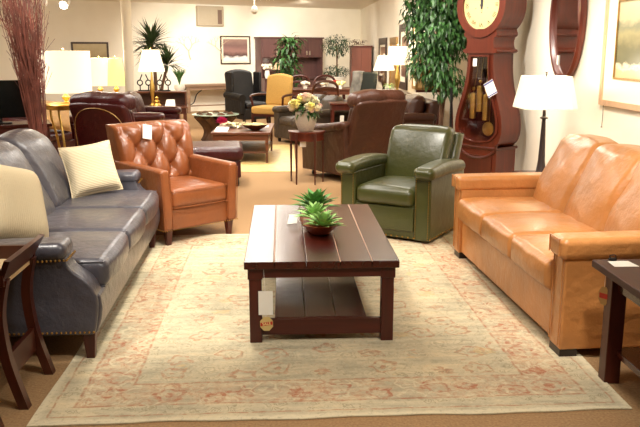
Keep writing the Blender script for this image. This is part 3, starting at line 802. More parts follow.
m = MB(); m.tube([(0, .2, 1.42), (0, .2, .68)], .006, 8); m.lathe([(.0, 0), (.075, .004), (.078, .012), (0, .02)], 28, Mx=MX((.0, .19, .645), (R(90), 0, 0))); m.build('pendulum', 'brass', ck)
for x, z in ((-.125, .76), (-.035, .84), (.055, .75)):
    m = MB(); m.lathe([(0, 0), (.034, .0), (.036, .006), (.036, .27), (.024, .28), (0, .285)], 16, (x, .06, z)); w = m.build('weight', 'brass', ck)
    m = MB(); m.tube([(x, .06, z+.28), (x*.6, .08, 1.43)], .0022, 5); m.lathe([(.006, -.012), (.02, -.008), (.02, .008), (.006, .012)], 14, Mx=MX((x, .06, z+.325), (R(90), 0, 0))); m.build('chain', 'brass', w)
m = MB()
for zz, hw, hh, ov in ((.235, .295, .47, 0),): m.box((0, .168, zz), (2*hw-.05, .33, hh))
m.build('base', 'cherry', ck, smooth=False)
m = MB()
m.rbox((0, .17, .03), (.61, .40, .06), .012, 2); m.rbox((0, .17, .08), (.58, .37, .04), .012, 2)
m.rbox((0, .17, .455), (.57, .37, .03), .01, 2)
# curved rail that follows the bottom of the pear
sw = [(.27*cos(a), .52+.0-.16*sin(a)) for a in [pi*k/16 for k in range(17)]]
m.tube([(x, -.0, z-.02) for x, z in sw], .018, 8)
m.build('base_moulding', 'cherry_d', ck)
m = MB(); m.box((0, .003, .235), (.43, .02, .27)); m.build('base_panel', 'cherry_d', ck, smooth=False)
neck = [(.235, 1.49), (.24, 1.515), (.20, 1.535), (.172, 1.57), (.165, 1.62), (.19, 1.66), (.22, 1.69)]
m = MB(); m.prism(mirror_out([(.190, 1.465), (.215, 1.472), (.232, 1.485), (.225, 1.505), (.2, 1.512)]+[(p.x, p.y) for p in spline([(.188, 1.525, 0), (.178, 1.56, 0), (.178, 1.60, 0), (.192, 1.635, 0)], 3)]+[(.215, 1.645), (.225, 1.665), (.205, 1.72)]), -.02, D1+.0)
m.build('neck_moulding', 'cherry', ck, angle=30)
HC = 1.965
circ = [(.315*cos(2*pi*k/64), HC+.325*sin(2*pi*k/64)) for k in range(64)]
m = MB(); m.prism(circ, .0, D1); hd = m.build('hood', 'cherry', ck, angle=30)
c2 = [(.325*cos(2*pi*k/64), HC+.335*sin(2*pi*k/64)) for k in range(64)]; c3 = [(.245*cos(2*pi*k/64), HC+.252*sin(2*pi*k/64)) for k in range(64)]
m = MB(); m.ring(c2, c3, -.035, .0); m.build('bezel', 'cherry', ck, angle=30)
m = MB(); m.prism([(.246*cos(2*pi*k/64), HC+.253*sin(2*pi*k/64)) for k in range(64)], -.012, -.002)
dl = m.build('dial', plain('cream_dial', srgb(188, 170, 118), .7), ck, smooth=False)
for k, s_ in enumerate(['XII', 'I', 'II', 'III', 'IIII', 'V', 'VI', 'VII', 'VIII', 'IX', 'X', 'XI']):
    a = 2*pi*k/12; text_mesh(s_, .058, 'frame_d', dl, (.195*sin(a), -.0135, HC+.2*cos(a)), (R(90), a, 0), 'numeral')
m = MB(); m.prism([(-.009, HC-.04), (.009, HC-.04), (.013, HC), (.006, HC+.09), (0, HC+.17), (-.006, HC+.09), (-.013, HC)], -.02, -.016); m.lathe([(0, -.003), (.02, 0), (0, .003)], 16, Mx=MX((0, -.019, HC), (R(90), 0, 0)))
m.build('hand', 'ink', dl, smooth=False)
m = MB(); m.prism([(-.014, HC), (.014, HC), (.018, HC+.06), (0, HC+.12), (-.018, HC+.06)], -.0165, -.0145); m.build('hand', 'ink', dl, smooth=False)
m = MB()
for x, z in ((-.08, -.03), (.08, -.03), (0, -.075)): m.lathe([(0, -.002), (.006, 0), (0, .002)], 10, Mx=MX((x, -.013, HC+z), (R(90), 0, 0)))
m.build('winding_hole', 'ink', dl)
o = card_on(ck, 'price_tag', 'white tag with blue edges taped to the clock case beside the glass door', (.19, -.045, 1.10), .13, .16, R(-28))
m = MB(); m.box((0, -.0014, .066), (.13, .0008, .02), MX((0,0,0), (0, R(-28), 0))); m.box((0, -.0014, -.068), (.13, .0008, .014), MX((0,0,0), (0, R(-28), 0))); m.build('print', 'blueink', o, smooth=False)
card_on(ck, 'price_tag', 'small white tag inside the top of the clock glass', (-.07, -.004, 1.37), .055, .085, 0)

# ------------------------------------------------------------------ ficus tree behind the clock
def leafy(name, label, cat, loc, stems, blobs, nleaf, lsize, mat, seed, hang=.5, pot=None, group=None, trunk_r=.02):
    rnd = random.Random(seed); t = thing(name, label, cat, loc, 0, group)
    m = MB()
    for st in stems: m.tube(spline(st, 5), trunk_r, 7)
    m.build('trunk', 'bark', t)
    m = MB(); tot = sum(b[3] for b in blobs)
    for (bx_, by_, bz_, wt, rx, ry, rz_) in blobs:
        for k in range(int(nleaf*wt/tot)):
            while True:
                p = Vector((rnd.uniform(-1, 1), rnd.uniform(-1, 1), rnd.uniform(-1, 1)))
                if .25 < p.length < 1: break
            c = Vector((bx_+p.x*rx, by_+p.y*ry, bz_+p.z*rz_))
            d = Vector((p.x+rnd.uniform(-.7, .7), p.y+rnd.uniform(-.7, .7), rnd.uniform(-.9, .5)-hang)).normalized()
            m.leaf(c, d, lsize*rnd.uniform(.7, 1.25), lsize*.34)
    m.build('foliage', mat, t)
    if pot:
        pr, ph, pm = pot; m = MB(); m.lathe([(0, 0), (pr*.75, 0), (pr*.8, .02), (pr, ph*.9), (pr*1.06, ph*.93), (pr*1.06, ph), (pr*.92, ph), (pr*.9, ph*.9), (0, ph*.88)], 24); m.build('pot', pm, t)
    return t
leafy('ficus_tree', 'tall green ficus tree with drooping leaves beside the clock', 'indoor tree', (1.92, 9.38, 0),
      [[(0, 0, .25), (.02, 0, .9), (-.03, .02, 1.5), (0, 0, 2.2)], [(.02, 0, .25), (.06, .03, .9), (.1, 0, 1.6), (.16, 0, 2.1)]],
      [(0, 0, 2.15, 5, .42, .38, .35), (-.08, -.05, 1.75, 5, .36, .34, .32), (-.12, -.05, 1.38, 3, .28, .28, .27), (.05, -.1, 1.15, 1.6, .22, .22, .22), (.22, 0, 1.8, 3, .24, .3, .4), (-.28, 0, 1.95, 1.6, .2, .2, .3)],
      3400, .105, 'leaf', 5, .6, (.17, .3, 'bark'), trunk_r=.018)

# ------------------------------------------------------------------ oval mirror and painting on the right wall
mr = thing('wall_mirror', 'oval cherry framed mirror on the right wall above the lamp', 'mirror', (2.685, 7.25, 1.80), R(-90))
N_ = 56
ov = lambda a, b, k: (a*cos(2*pi*k/N_), b*sin(2*pi*k/N_))
m = MB(); vs = []; fs = []
prof = [(.0, 0), (.0, -.03), (-.02, -.05), (-.05, -.045), (-.07, -.02), (-.075, -.012)]
for dr_, yy in prof:
    for k in range(N_): x, z = ov(.42+dr_, .60+dr_, k); vs.append((x, yy, z))
for i in range(len(prof)-1):
    for k in range(N_): fs.append((i*N_+k, i*N_+(k+1) % N_, (i+1)*N_+(k+1) % N_, (i+1)*N_+k))
m.add(vs, fs); m.build('frame', 'cherry', mr)
m = MB(); m.prism([ov(.352, .532, k) for k in range(N_)], -.014, -.004); m.build('mirror_glass', 'mirror', mr, smooth=False)
card('price_tag', 'small white tag stuck on the oval wall mirror', [(2.665, 7.46, 1.36), (2.665, 7.41, 1.36), (2.665, 7.41, 1.45), (2.665, 7.46, 1.45)])
def picture(name, label, root_loc, rz, w, h, fw, fmat, matw, art, th=.03, group=None):
    """framed picture, local x across, z up, faces -y; loc = centre on the wall"""
    t = thing(name, label, 'framed picture', root_loc, rz, group)
    def rect(a, b): return [(-a, -b), (a, -b), (a, b), (-a, b)]
    m = MB(); m.ring(rect(w/2, h/2), rect(w/2-fw, h/2-fw), -th, 0); m.build('frame', fmat, t, smooth=False)
    iw, ih = w/2-fw, h/2-fw
    if matw:
        m = MB(); m.ring(rect(iw, ih), rect(iw-matw, ih-matw), -th*.5, -th*.3); m.build('mat', 'mat', t, smooth=False); iw -= matw; ih -= matw
    m = MB(); m.box((0, -th*.25, 0), (2*iw+.01, .004, 2*ih+.01)); m.build('print', art, t, smooth=False)
    return t
def art(name, stops, scale=3, sz=(1, 1, 2.5), kind='z', zr=(-.3, .3), nw=.35):
    m, nt, b = new_mat(name); L = nt.links; tc = N(nt, 'ShaderNodeTexCoord'); mp = N(nt, 'ShaderNodeMapping'); mp.inputs['Scale'].default_value = sz
    L.new(tc.outputs['Object'], mp.inputs[0]); n = N(nt, 'ShaderNodeTexNoise', Scale=float(scale), Detail=5.0, Roughness=.6); L.new(mp.outputs[0], n.inputs[0])
    s_ = N(nt, 'ShaderNodeSeparateXYZ'); L.new(tc.outputs['Object'], s_.inputs[0])
    r_ = N(nt, 'ShaderNodeMapRange'); r_.inputs['From Min'].default_value = zr[0]; r_.inputs['From Max'].default_value = zr[1]; L.new(s_.outputs[2], r_.inputs['Value'])
    a = N(nt, 'ShaderNodeMath', operation='MULTIPLY_ADD'); a.inputs[1].default_value = nw; L.new(n.outputs[0], a.inputs[0])
    s2 = N(nt, 'ShaderNodeMath', operation='SUBTRACT'); s2.inputs[1].default_value = nw/2; L.new(r_.outputs[0], s2.inputs[0]); L.new(s2.outputs[0], a.inputs[2])
    L.new(ramp(nt, a.outputs[0], stops), b.inputs['Base Color']); b.inputs['Roughness'].default_value = .35; return m
land = art('hazy_landscape_print', [(.0, srgb(190, 170, 122)), (.2, srgb(196, 176, 130)), (.23, srgb(226, 212, 180)), (.27, srgb(96, 94, 62)), (.42, srgb(112, 108, 76)), (.55, srgb(160, 150, 108)), (.62, srgb(128, 130, 104)), (.7, srgb(190, 176, 138)), (1, srgb(206, 190, 156))], 6, (1, 1, 2), zr=(-.4, .4), nw=.22)
p = picture('wall_painting', 'large hazy landscape print in a blond frame on the right wall', (2.698, 5.78, 1.58), R(-90), 1.25, 1.06, .045, 'frame_o', .19, land)
m = MB(); m.ring([(-.40, -.31), (.40, -.31), (.40, .31), (-.40, .31)], [(-.385, -.295), (.385, -.295), (.385, .295), (-.385, .295)], -.022, -.012); m.build('inner_fillet', 'frame_g', p, smooth=False)
m = MB(); m.tube([(-.56, -.012, -.53), (-.555, -.012, -.62), (-.56, -.012, -.71)], .0025, 5); m.box((-.565, -.012, -.715), (.03, .002, .008)); m.build('hanging_tag_string', 'ink', p)

# ------------------------------------------------------------------ right table lamp + its end table
def taperleg(m, x, y, h, s): m.rbox((x, y, h/2), (s, s, h), .003, 1)
et = thing('end_table', 'low dark end table behind the far arm of the caramel sofa, carrying the dark-column lamp', 'end table', (2.30, 6.40, 0))
m = MB(); m.rbox((0, 0, .435), (.52, .52, .03), .006, 2); m.build('tabletop', 'mahog', et)
m = MB(); m.box((0, 0, .38), (.44, .44, .08)); m.build('apron', 'mahog_x', et, smooth=False)
for x in (-.2, .2):
    for y in (-.2, .2): m = MB(); taperleg(m, x, y, .42, .045); m.build('leg', 'mahog_z', et)
lp = thing('table_lamp', 'table lamp with pleated white shade and tapered dark column behind the caramel sofa', 'table lamp', (2.215, 6.42, .451))
m = MB(); m.lathe([(0, 0), (.075, 0), (.075, .012), (.05, .02), (.042, .03), (.030, .12), (.018, .42), (.016, .475), (.034, .482), (.034, .49), (.014, .50), (.012, .60), (.006, .60), (.006, .86), (0, .86)], 16); m.build('column', plain('dark_bronze_column', srgb(52, 40, 38), .4, .2), lp)
def pleatshade(zb, zt, wb, wt, cut=.28, pl=26):
    def outline(w, amp):
        c = w*(1-cut); pts8 = [(-c, -w), (c, -w), (w, -c), (w, c), (c, w), (-c, w), (-w, c), (-w, -c)]; out = []
        for i in range(8):
            a = Vector((*pts8[i], 0)); b = Vector((*pts8[(i+1) % 8], 0)); nn = pl if i % 2 == 0 else 8
            nrm = Vector(((b-a).y, -(b-a).x, 0)).normalized()
            for k in range(nn):
                q = a+(b-a)*k/nn+nrm*(amp if k % 2 else 0); out.append((q.x, q.y))
        return out
    m = MB(); vs = []; fs = []; N1 = None
    for z, w in ((zb, wb), (zb+.01, wb), (zt-.008, wt), (zt, wt)):
        o_ = outline(w, .004); N1 = len(o_); vs += [(x, y, z) for x, y in o_]
    for i in range(3):
        for k in range(N1): fs.append((i*N1+k, i*N1+(k+1) % N1, (i+1)*N1+(k+1) % N1, (i+1)*N1+k))
    m.add(vs, fs); return m
def thinshade(name, col, em, es):
    m, nt, b = new_mat(name); b.inputs['Base Color'].default_value = col; b.inputs['Roughness'].default_value = .9
    b.inputs['Emission Color'].default_value = em; b.inputs['Emission Strength'].default_value = es
    return m
M['shade_r'] = thinshade('lit_pleated_shade', srgb(246, 240, 216), (1, .90, .70, 1), .12)
pleatshade(.57, .835, .225, .178).build('lamp_shade', 'shade_r', lp, smooth=False)
m = MB(); m.sphere((0, 0, .68), .035, 12); m.build('bulb', 'bulb', lp)
m = MB(); m.sphere((0, 0, .872), .012, 8); m.build('finial', 'frame_d', lp)

# ------------------------------------------------------------------ right foreground end table
rt = thing('end_table', 'dark mahogany end table with thick legs at the lower right edge', 'end table', (1.40, 2.25, 0))
m = MB(); m.rbox((.35, .525, .551), (.70, 1.05, .034), .005, 2); m.build('tabletop', 'mahog_t', rt)
for y in (.07, .98): m = MB(); m.box((.35, y, .49), (.54, .025, .085)); m.build('apron', 'mahog_x', rt, smooth=False)
for x in (.10, .61): m = MB(); m.box((x, .525, .49), (.025, .84, .085)); m.build('apron', 'mahog', rt, smooth=False)
for x in (.10, .60):
    for y in (.06, .99): m = MB(); m.rbox((x-.003, y, .267), (.072, .072, .534), .004, 2); m.build('leg', 'mahog_z', rt)
m = MB(); m.rbox((.35, .525, .15), (.49, .92, .03), .004, 2); m.build('lower_shelf', 'mahog', rt)
card('price_card', 'white price card lying on the lower right end table', [(1.45, 3.17, .5685), (1.56, 3.17, .5685), (1.55, 3.26, .5685), (1.455, 3.26, .5685)], 'card')
t = thing('card_clip', 'small black clip standing beside the white price card', 'clip', (1.485, 3.275, .5685))
m = MB(); m.rbox((0, 0, .006), (.035, .014, .012), .003, 2); m.tube([(-.012, 0, .012), (-.014, .0, .024), (.004, 0, .026)], .003, 6); m.tube([(.012, 0, .012), (.014, .0, .024), (-.004, 0, .026)], .003, 6); m.build('clip_body', 'iron', t)
r = thing('sale_tag', 'kraft and red sale tag hanging beside the lower right end table leg', 'tag', (1.452, 3.262, .405))
m = MB(); m.prism([(x*.85, z*1.1) for x, z in oc], -.001, .001, 'yz'); m.prism([(x*.85, z*1.1) for x, z in oc], -.001, .001, 'xz', Mx=MX((0,0,0), (0, 0, R(-60)))); 
m.bm.clear(); m.prism([(x*.8, z*1.15) for x, z in oc], -.001, .001, 'xz', Mx=MX((0,0,0), (0, 0, R(-58)))); m.build('card', plain('kraft_card', srgb(190, 150, 90), .7), r, smooth=False)
m = MB(); m.prism([(-.022, -.012), (.022, -.012), (.022, .012), (-.022, .012)], -.002, -.0011, 'xz', Mx=MX((0,0,0), (0, 0, R(-58)))); m.build('banner', 'red', r, smooth=False)
m = MB(); m.tube([(0, 0, .04), (.002, 0, .128)], .001, 4); m.build('string', 'paper', r)

# ------------------------------------------------------------------ left foreground tray tables
tt = thing('tray_table', 'small cherry tray table with flared rim and curved legs at the left edge', 'tray table', (-1.15, 3.28, 0))
def strip(m, pts, w, d, axis='y'):
    """curved board: centre line pts in xz, width w along y, depth d along x"""
    vs = []; fs = []
    for i, (x, y, z) in enumerate(pts):
        vs += [(x-d/2, y-w/2, z), (x+d/2, y-w/2, z), (x+d/2, y+w/2, z), (x-d/2, y+w/2, z)]
    for i in range(len(pts)-1):
        for k in range(4): fs.append((i*4+k, i*4+(k+1) % 4, (i+1)*4+(k+1) % 4, (i+1)*4+k))
    fs += [(0, 3, 2, 1), tuple(len(pts)*4-4+k for k in range(4))]; m.add(vs, fs)
for sg in (1, -1):
    for y in (.17, -.18):
        x0 = -.62 if sg < 0 else 0
        pts = spline([(x0+sg*(-.01), y, .57), (x0+sg*(-.035), y, .46), (x0+sg*(-.04), y, .36), (x0+sg*(-.02), y, .2), (x0+sg*(.035), y, 0)], 5)
        m = MB(); strip(m, [(p.x, p.y+.02*(.5-p.z)*(1 if y > 0 else -1)*.5, p.z) for p in pts], .045, .04); m.build('leg', 'cherry_d', tt)
    m = MB(); x0 = -.62 if sg < 0 else 0
    m.add([(x0-sg*.02, -.19, .545), (x0+sg*.045, -.25, .665), (x0+sg*.045, .22, .665), (x0-sg*.02, .19, .545), (x0-sg*.042, -.19, .55), (x0+sg*.022, -.25, .668), (x0+sg*.022, .22, .668), (x0-sg*.042, .19, .55)],
          [(0,1,2,3),(4,7,6,5),(0,4,5,1),(1,5,6,2),(2,6,7,3),(3,7,4,0)]); m.build('rim', 'cherry_d', tt, smooth=False)
    m = MB(); m.box((x0-sg*.025, -.005, .18), (.022, .32, .11)); m.build('side_panel', 'cherry_d', tt, smooth=False)
for y in (-.205, .195): m = MB(); m.box((-.31, y, .585), (.62, .02, .075)); m.build('rim', 'cherry_d', tt, smooth=False)
m = MB(); m.box((-.31, -.005, .552), (.60, .40, .016)); m.build('tray', plain('pale_tan_liner', srgb(196, 170, 128), .7, 0, .05), tt, smooth=False)
dup(tt, (-1.20, 2.73, 0), R(0), 'cherry tray table cut off by the lower left corner, only a leg showing')
# ================================================================== the back of the showroom
def lamp(name, label, loc, shade_r, shade_h, base_h, smat='shade', bmat='brass', top=.7, watt=14, drum=False, group=None, prof=None):
    t = thing(name, label, 'table lamp', loc, 0, group)
    m = MB(); pr = prof or [(0, 0), (.07, 0), (.07, .015), (.03, .03), (.02, .06), (.045, .14), (.05, .18), (.02, .26), (.012, .32)]
    k = base_h/pr[-1][1]; m.lathe([(r_, z*k) for r_, z in pr]+[(.006, base_h), (.006, base_h+shade_h*.9), (0, base_h+shade_h*.9)], 14); m.build('lamp_base', bmat, t)
    tp = 1 if drum else top; z0 = base_h; z1 = base_h+shade_h
    m = MB(); m.lathe([(shade_r, z0), (shade_r*tp, z1)], 36); m.bm.faces.ensure_lookup_table()
    bmesh.ops.delete(m.bm, geom=[f for f in m.bm.faces if len(f.verts) > 4], context='FACES_ONLY'); m.build('lamp_shade', smat, t)
    m = MB(); m.sphere((0, 0, base_h+shade_h*.45), .03, 10); m.build('bulb', 'bulb', t)
    m = MB(); m.sphere((0, 0, base_h+shade_h+.02), .012, 8); m.build('finial', bmat, t)
    l = bpy.data.lights.new('lamp_glow', 'POINT'); l.energy = watt; l.color = (1, .87, .68); l.shadow_soft_size = .06
    lo = bpy.data.objects.new('lamp_glow', l); C.objects.link(lo); lo.location = Vector(loc)+Vector((0, 0, base_h+shade_h+.05)); lo.parent = None
    return t
def simple_table(name, label, cat, loc, rz, w, d, h, leg, mat, th=.03, apron=.08, shelf=None, group=None):
    t = thing(name, label, cat, loc, rz, group)
    m = MB(); m.rbox((0, 0, h-th/2), (w, d, th), .006, 2); m.build('tabletop', mat, t)
    if apron: m = MB(); m.box((0, 0, h-th-apron/2), (w-.06, d-.06, apron)); m.build('apron', mat, t, smooth=False)
    for x in (-w/2+.05, w/2-.05):
        for y in (-d/2+.05, d/2-.05):
            m = MB(); m.rbox((x, y, (h-th)/2), (leg, leg, h-th), .004, 1, f=lambda a, b, c, x=x, y=y: (x+(a-x)*(.6+.4*min(1, c/(h-th))), y+(b-y)*(.6+.4*min(1, c/(h-th))), c)); m.build('leg', mat, t)
    if shelf: m = MB(); m.rbox((0, 0, shelf), (w-.08, d-.08, .02), .004, 1); m.build('lower_shelf', mat, t)
    return t
# back coffee table, rug, things on it
m = MB(); m.rbox((0, 0, .004), (1.7, 2.8, .008), .003, 2); o = m.build('area_rug', art('gold_oriental_rug', [(.2, srgb(170, 112, 60)), (.4, srgb(216, 182, 110)), (.55, srgb(226, 200, 140)), (.75, srgb(190, 140, 80))], 9, (1, 1, 1), zr=(-1, 1), nw=.9))
o.location = (-.68, 10.94, 0); tag(o, 'small gold patterned rug under the back coffee table', 'rug')
m = MB()
simple_table('coffee_table', 'cherry coffee table with lower shelf on the small gold rug', 'coffee table', (-.545, 10.93, RZ), R(-2), .80, 1.35, .415, .045, 'walnut', shelf=.14)
t = thing('fruit_bowl', 'wide wooden bowl on the back coffee table', 'bowl', (-.38, 10.55, .424))
m = MB(); m.lathe([(0, 0), (.06, 0), (.07, .01), (.15, .05), (.19, .085), (.18, .085), (.13, .045), (0, .02)], 24); m.build('bowl', 'walnut', t)
m = MB()
for k in range(26): a = k*2.4; m.leaf((.03*cos(a), .03*sin(a), .05), (cos(a), sin(a), .45), .16, .06)
m.build('dried_leaves', plain('pale_dried_leaf', srgb(214, 196, 130), .7, 0, .2), t)
t = thing('dried_arrangement', 'pale dried flower arrangement beside the wooden bowl', 'flowers', (-.66, 10.95, .424))
m = MB(); rnd = random.Random(3)
for k in range(60): a = rnd.uniform(0, 6.28); m.leaf((rnd.uniform(-.12, .12), rnd.uniform(-.1, .1), .02), (cos(a), sin(a), rnd.uniform(.1, .9)), .12, .05)
m.build('dried_leaves', plain('straw_leaf', srgb(216, 204, 160), .7, 0, .25), t)
card('brochure', 'white brochure standing at the left of the back coffee table', [(-.93, 10.42, .424), (-.75, 10.36, .424), (-.73, 10.5, .47), (-.9, 10.56, .47)], 'brochure')
card('brochure', 'white sheet lying at the right of the back coffee table', [(-.33, 10.95, .424), (-.2, 10.95, .424), (-.2, 11.25, .424), (-.33, 11.25, .424)], 'brochure')
# tree-root table with glass top
t = thing('root_table', 'round glass table on a carved tree root base near the back wall', 'side table', (-1.12, 12.9, 0))
m = MB(); m.lathe([(0, .445), (.39, .445), (.395, .452), (.39, .459), (0, .459)], 36); m.build('glass_top', plain('pale_green_glass', srgb(190, 214, 196), .08), t)
for k in range(9):
    a = 2*pi*k/9; m = MB(); m.tube(spline([(.20*cos(a), .20*sin(a), 0), (.13*cos(a+.3), .13*sin(a+.3), .15), (.16*cos(a+.5), .16*sin(a+.5), .28), (.31*cos(a+.2), .31*sin(a+.2), .444)], 5), .075, 7); m.build('root', 'bark', t)
t = thing('pink_flower', 'bright pink bloom standing behind the back coffee table', 'flower', (-.98, 12.45, 0))
m = MB(); m.lathe([(0, 0), (.06, 0), (.08, .2), (.07, .2), (0, .18)], 14); m.build('pot', 'pot', t)
m = MB(); flower(m, (0, 0, .34), .12, 2); m.sphere((0, 0, .36), .05, 8); m.tube([(0, 0, .15), (0, 0, .35)], .008); m.build('bloom', 'pink', t)

# left cluster: brass table with white lamp, two lamps beyond, burgundy seats
t = thing('brass_side_table', 'glass-topped side table with curved brass legs under the big white drum lamp', 'side table', (-2.60, 9.5, 0))
m = MB(); m.lathe([(0, .845), (.27, .845), (.28, .857), (.27, .87), (0, .87)], 30); m.build('tabletop', 'brass', t)
m = MB(); m.lathe([(.255, .80), (.262, .845), (.24, .845), (.235, .80)], 30); m.build('rim', 'brass', t)
for k in range(4):
    a = pi/4+k*pi/2; m = MB(); m.tube([(x*cos(a), x*sin(a), z) for x, _, z in spline([(.23, 0, .82), (.235, 0, .72), (.18, 0, .5), (.15, 0, .25), (.2, 0, .02), (.24, 0, .012)], 5)], .014, 8); m.build('leg', 'brass', t)
L1 = lamp('table_lamp', 'large white drum-shade lamp on the brass side table', (-2.62, 9.5, .871), .31, .49, .13, 'shade', 'brass', drum=True, watt=16)
simple_table('sofa_table', 'dark sofa table behind the burgundy recliner carrying two lamps', 'console table', (-2.97, 12.85, 0), R(3), .74, .4, .80, .05, 'mahog')
lamp('table_lamp', 'white tapered lamp between the drum lamp and the yellow-green lamp', (-2.98, 12.85, .801), .19, .44, .13, 'shade', 'brass', top=.75, watt=10)
lamp('table_lamp', 'lamp with pale yellow-green tapered shade left of the white column', (-2.72, 12.85, .801), .17, .44, .13, 'shade_g', 'brass', top=.6, watt=10)

def armsofa(name, label, cat, mat, loc, rz, W, top=.85, D=.9, n=2, seat=.45, armh=.6, group=None, pillows=False, roll=False):
    t = thing(name, label, cat, loc, rz, group)
    m = MB(); m.rbox((0, D/2, .2), (W-.1, D-.06, .26), .02, 2); m.build('base', mat, t)
    for sx in (-1, 1):
        m = MB(); m.rbox((sx*(W/2-.09), D/2-.01, (armh+.06)/2), (.16, D-.04, armh-.06), .04, 3, 2); a_ = m.build('arm', mat, t)
        m = MB(); m.rbox((sx*(W/2-.09), D/2-.01, armh-.03), (.21, D, .11), .05, 4, 2, puff=(0, .01, .01)); m.build('arm_pad', mat, a_)
    m = MB(); m.rbox((0, D-.1, top/2+.03), (W-.2, .16, top-.12), .06, 3, 3, f=lambda x, y, z: (x, y+.14*z, z)); m.build('outside_back', mat, t)
    cw = (W-.36)/n
    for i in range(n):
        cx = (i-(n-1)/2)*cw
        m = MB(); m.rbox((cx, D*.36, seat-.07), (cw-.005, D*.68, .15), .05, 4, 4, puff=(0, .02, .02)); m.build('seat_cushion', mat, t)
        m = MB(); m.rbox((cx, D*.66, seat+(top-seat)/2+.02), (cw-.004, .2, top-seat+.02), .08, 4, 4, puff=(0, .05, .015), f=lambda x, y, z: (x, y+.25*(z-seat), z)); m.build('back_cushion', mat, t)
    for x in (-W/2+.1, W/2-.1):
        for y in (.08, D-.1): m = MB(); m.lathe([(.02, 0), (.03, .03), (.028, .08)], 10, (x, y, 0)); m.build('foot', 'footd', t)
    return t
armsofa('loveseat', 'glossy burgundy leather loveseat beyond the burgundy recliner', 'loveseat', 'burgundy', (-1.66, 11.65, 0), R(86), 1.4, .84)
armsofa('leather_armchair', 'burgundy leather chair beside the brass-legged table on the left', 'armchair', 'burgundy', (-2.95, 10.15, 0), R(55), .95, .86, n=1)
pillow('throw_pillow', 'tan throw pillow on the burgundy chair behind the red twigs', (-2.98, 10.25, .66), (R(-18), R(8), R(40)), .40, .16, plain('tan_velvet', srgb(196, 158, 110), .6, 0, .1))
# dark chest with black screen at the far left
t = thing('dark_chest', 'dark wooden chest at the left edge behind the slate sofa', 'chest', (-3.05, 8.5, 0), R(20))
m = MB(); m.rbox((0, 0, .36), (.95, .45, .66), .01, 1); m.build('body', 'mahog_x', t)
m = MB(); m.rbox((0, 0, .705), (1.0, .5, .035), .008, 2); m.build('chest_top', 'mahog', t)
for x in (-.24, .24):
    m = MB(); m.rbox((x, -.228, .36), (.44, .02, .54), .006, 1); d_ = m.build('door', 'cherry_d', t)
    m = MB(); m.sphere((x-.17*math.copysign(1, x), -.245, .38), .014, 8); m.build('knob', 'brass', d_)
t = thing('television', 'black flat screen standing on the dark chest at the left edge', 'television', (-3.05, 8.45, .7235), R(20))
m = MB(); m.rbox((0, 0, .26), (.62, .035, .40), .008, 2); m.build('screen', plain('glossy_black', srgb(14, 16, 14), .15), t)
m = MB(); m.box((0, 0, .035), (.05, .02, .07)); m.rbox((0, 0, .006), (.24, .14, .012), .003, 1); m.build('stand', 'iron', t)
# red twigs in a tall vase
t = thing('twig_vase', 'tall sheaf of red willow twigs in a dark floor vase behind the slate sofa', 'vase', (-2.25, 7.2, 0))
m = MB(); m.lathe([(0, 0), (.12, 0), (.14, .02), (.17, .2), (.15, .42), (.10, .55), (.115, .60), (.10, .60), (.08, .54), (0, .5)], 24); m.build('vase', 'iron', t)
m = MB(); rnd = random.Random(11)
for k in range(130):
    a = rnd.uniform(0, 6.283); r0 = rnd.uniform(0, .07); r1 = .21*math.sqrt(rnd.uniform(0, 1)); hh = rnd.uniform(1.7, 2.45)
    b = (r0*cos(a), r0*sin(a), .5); tx, ty = -.10+r1*cos(a), r1*sin(a)
    mid = (.03*rnd.uniform(-1, 1)+.35*tx+.3*b[0], .35*ty, 1.1); j = lambda s_: rnd.uniform(-s_, s_)
    pts = spline([b, mid, (tx*.68+j(.03), ty*.68+j(.03), 1.6), (tx*1.05+j(.05), ty+j(.05), hh)], 4)
    m.tube(pts, [.0048-.003*i/(len(pts)-1) for i in range(len(pts))], 4, cap=False)
    for q in range(3):
        i = rnd.randint(4, len(pts)-2); p = pts[i]; m.tube([p, p+Vector((j(.1), j(.1), rnd.uniform(.12, .3)))], .0022, 3, cap=False)
tw = m.build('twigs', 'twig', t); tw['kind'] = 'stuff'

# sideboard with shelf, lamp, small plant and cards
t = thing('sideboard', 'walnut two-tier writing sideboard against the back left', 'sideboard', (-2.36, 15.0, 0), R(6))
m = MB(); m.rbox((0, .18, .705), (1.02, .34, .03), .006, 1); m.build('upper_shelf', 'walnut', t)
m = MB(); m.box((0, .34, .57), (1.0, .02, .25)); m.build('back_panel', 'walnut', t, smooth=False)
for x in (-.49, .49): m = MB(); m.box((x, .18, .57), (.03, .34, .25)); m.build('side_panel', 'walnut', t, smooth=False)
m = MB(); m.rbox((0, 0, .43), (1.06, .7, .03), .006, 1); m.build('desktop', 'walnut', t)
m = MB(); m.box((0, -.02, .365), (1.0, .62, .10)); m.build('apron', 'cherry_d', t, smooth=False)
for x in (-.47, .47):
    for y in (-.29, .29): m = MB(); taperleg(m, x, y, .415, .055); m.build('leg', 'walnut', t)
lamp('table_lamp', 'brass candlestick lamp with white bell shade on the walnut sideboard', (-2.47, 14.85, .445), .25, .40, .66, 'shade', 'brass', top=.62, watt=14)
t = thing('brass_ornament', 'brass ornament at the foot of the candlestick lamp', 'ornament', (-2.38, 14.78, .445))
m = MB(); m.lathe([(0, 0), (.07, 0), (.09, .03), (.05, .07), (.06, .11), (.02, .14), (.04, .17), (0, .2)], 14); m.build('ornament_body', 'brass', t)
card('card_stand', 'white card with an orange picture on the sideboard', [(-2.23, 14.72, .445), (-2.03, 14.72, .445), (-2.05, 14.8, .58), (-2.20, 14.8, .58)], 'card')
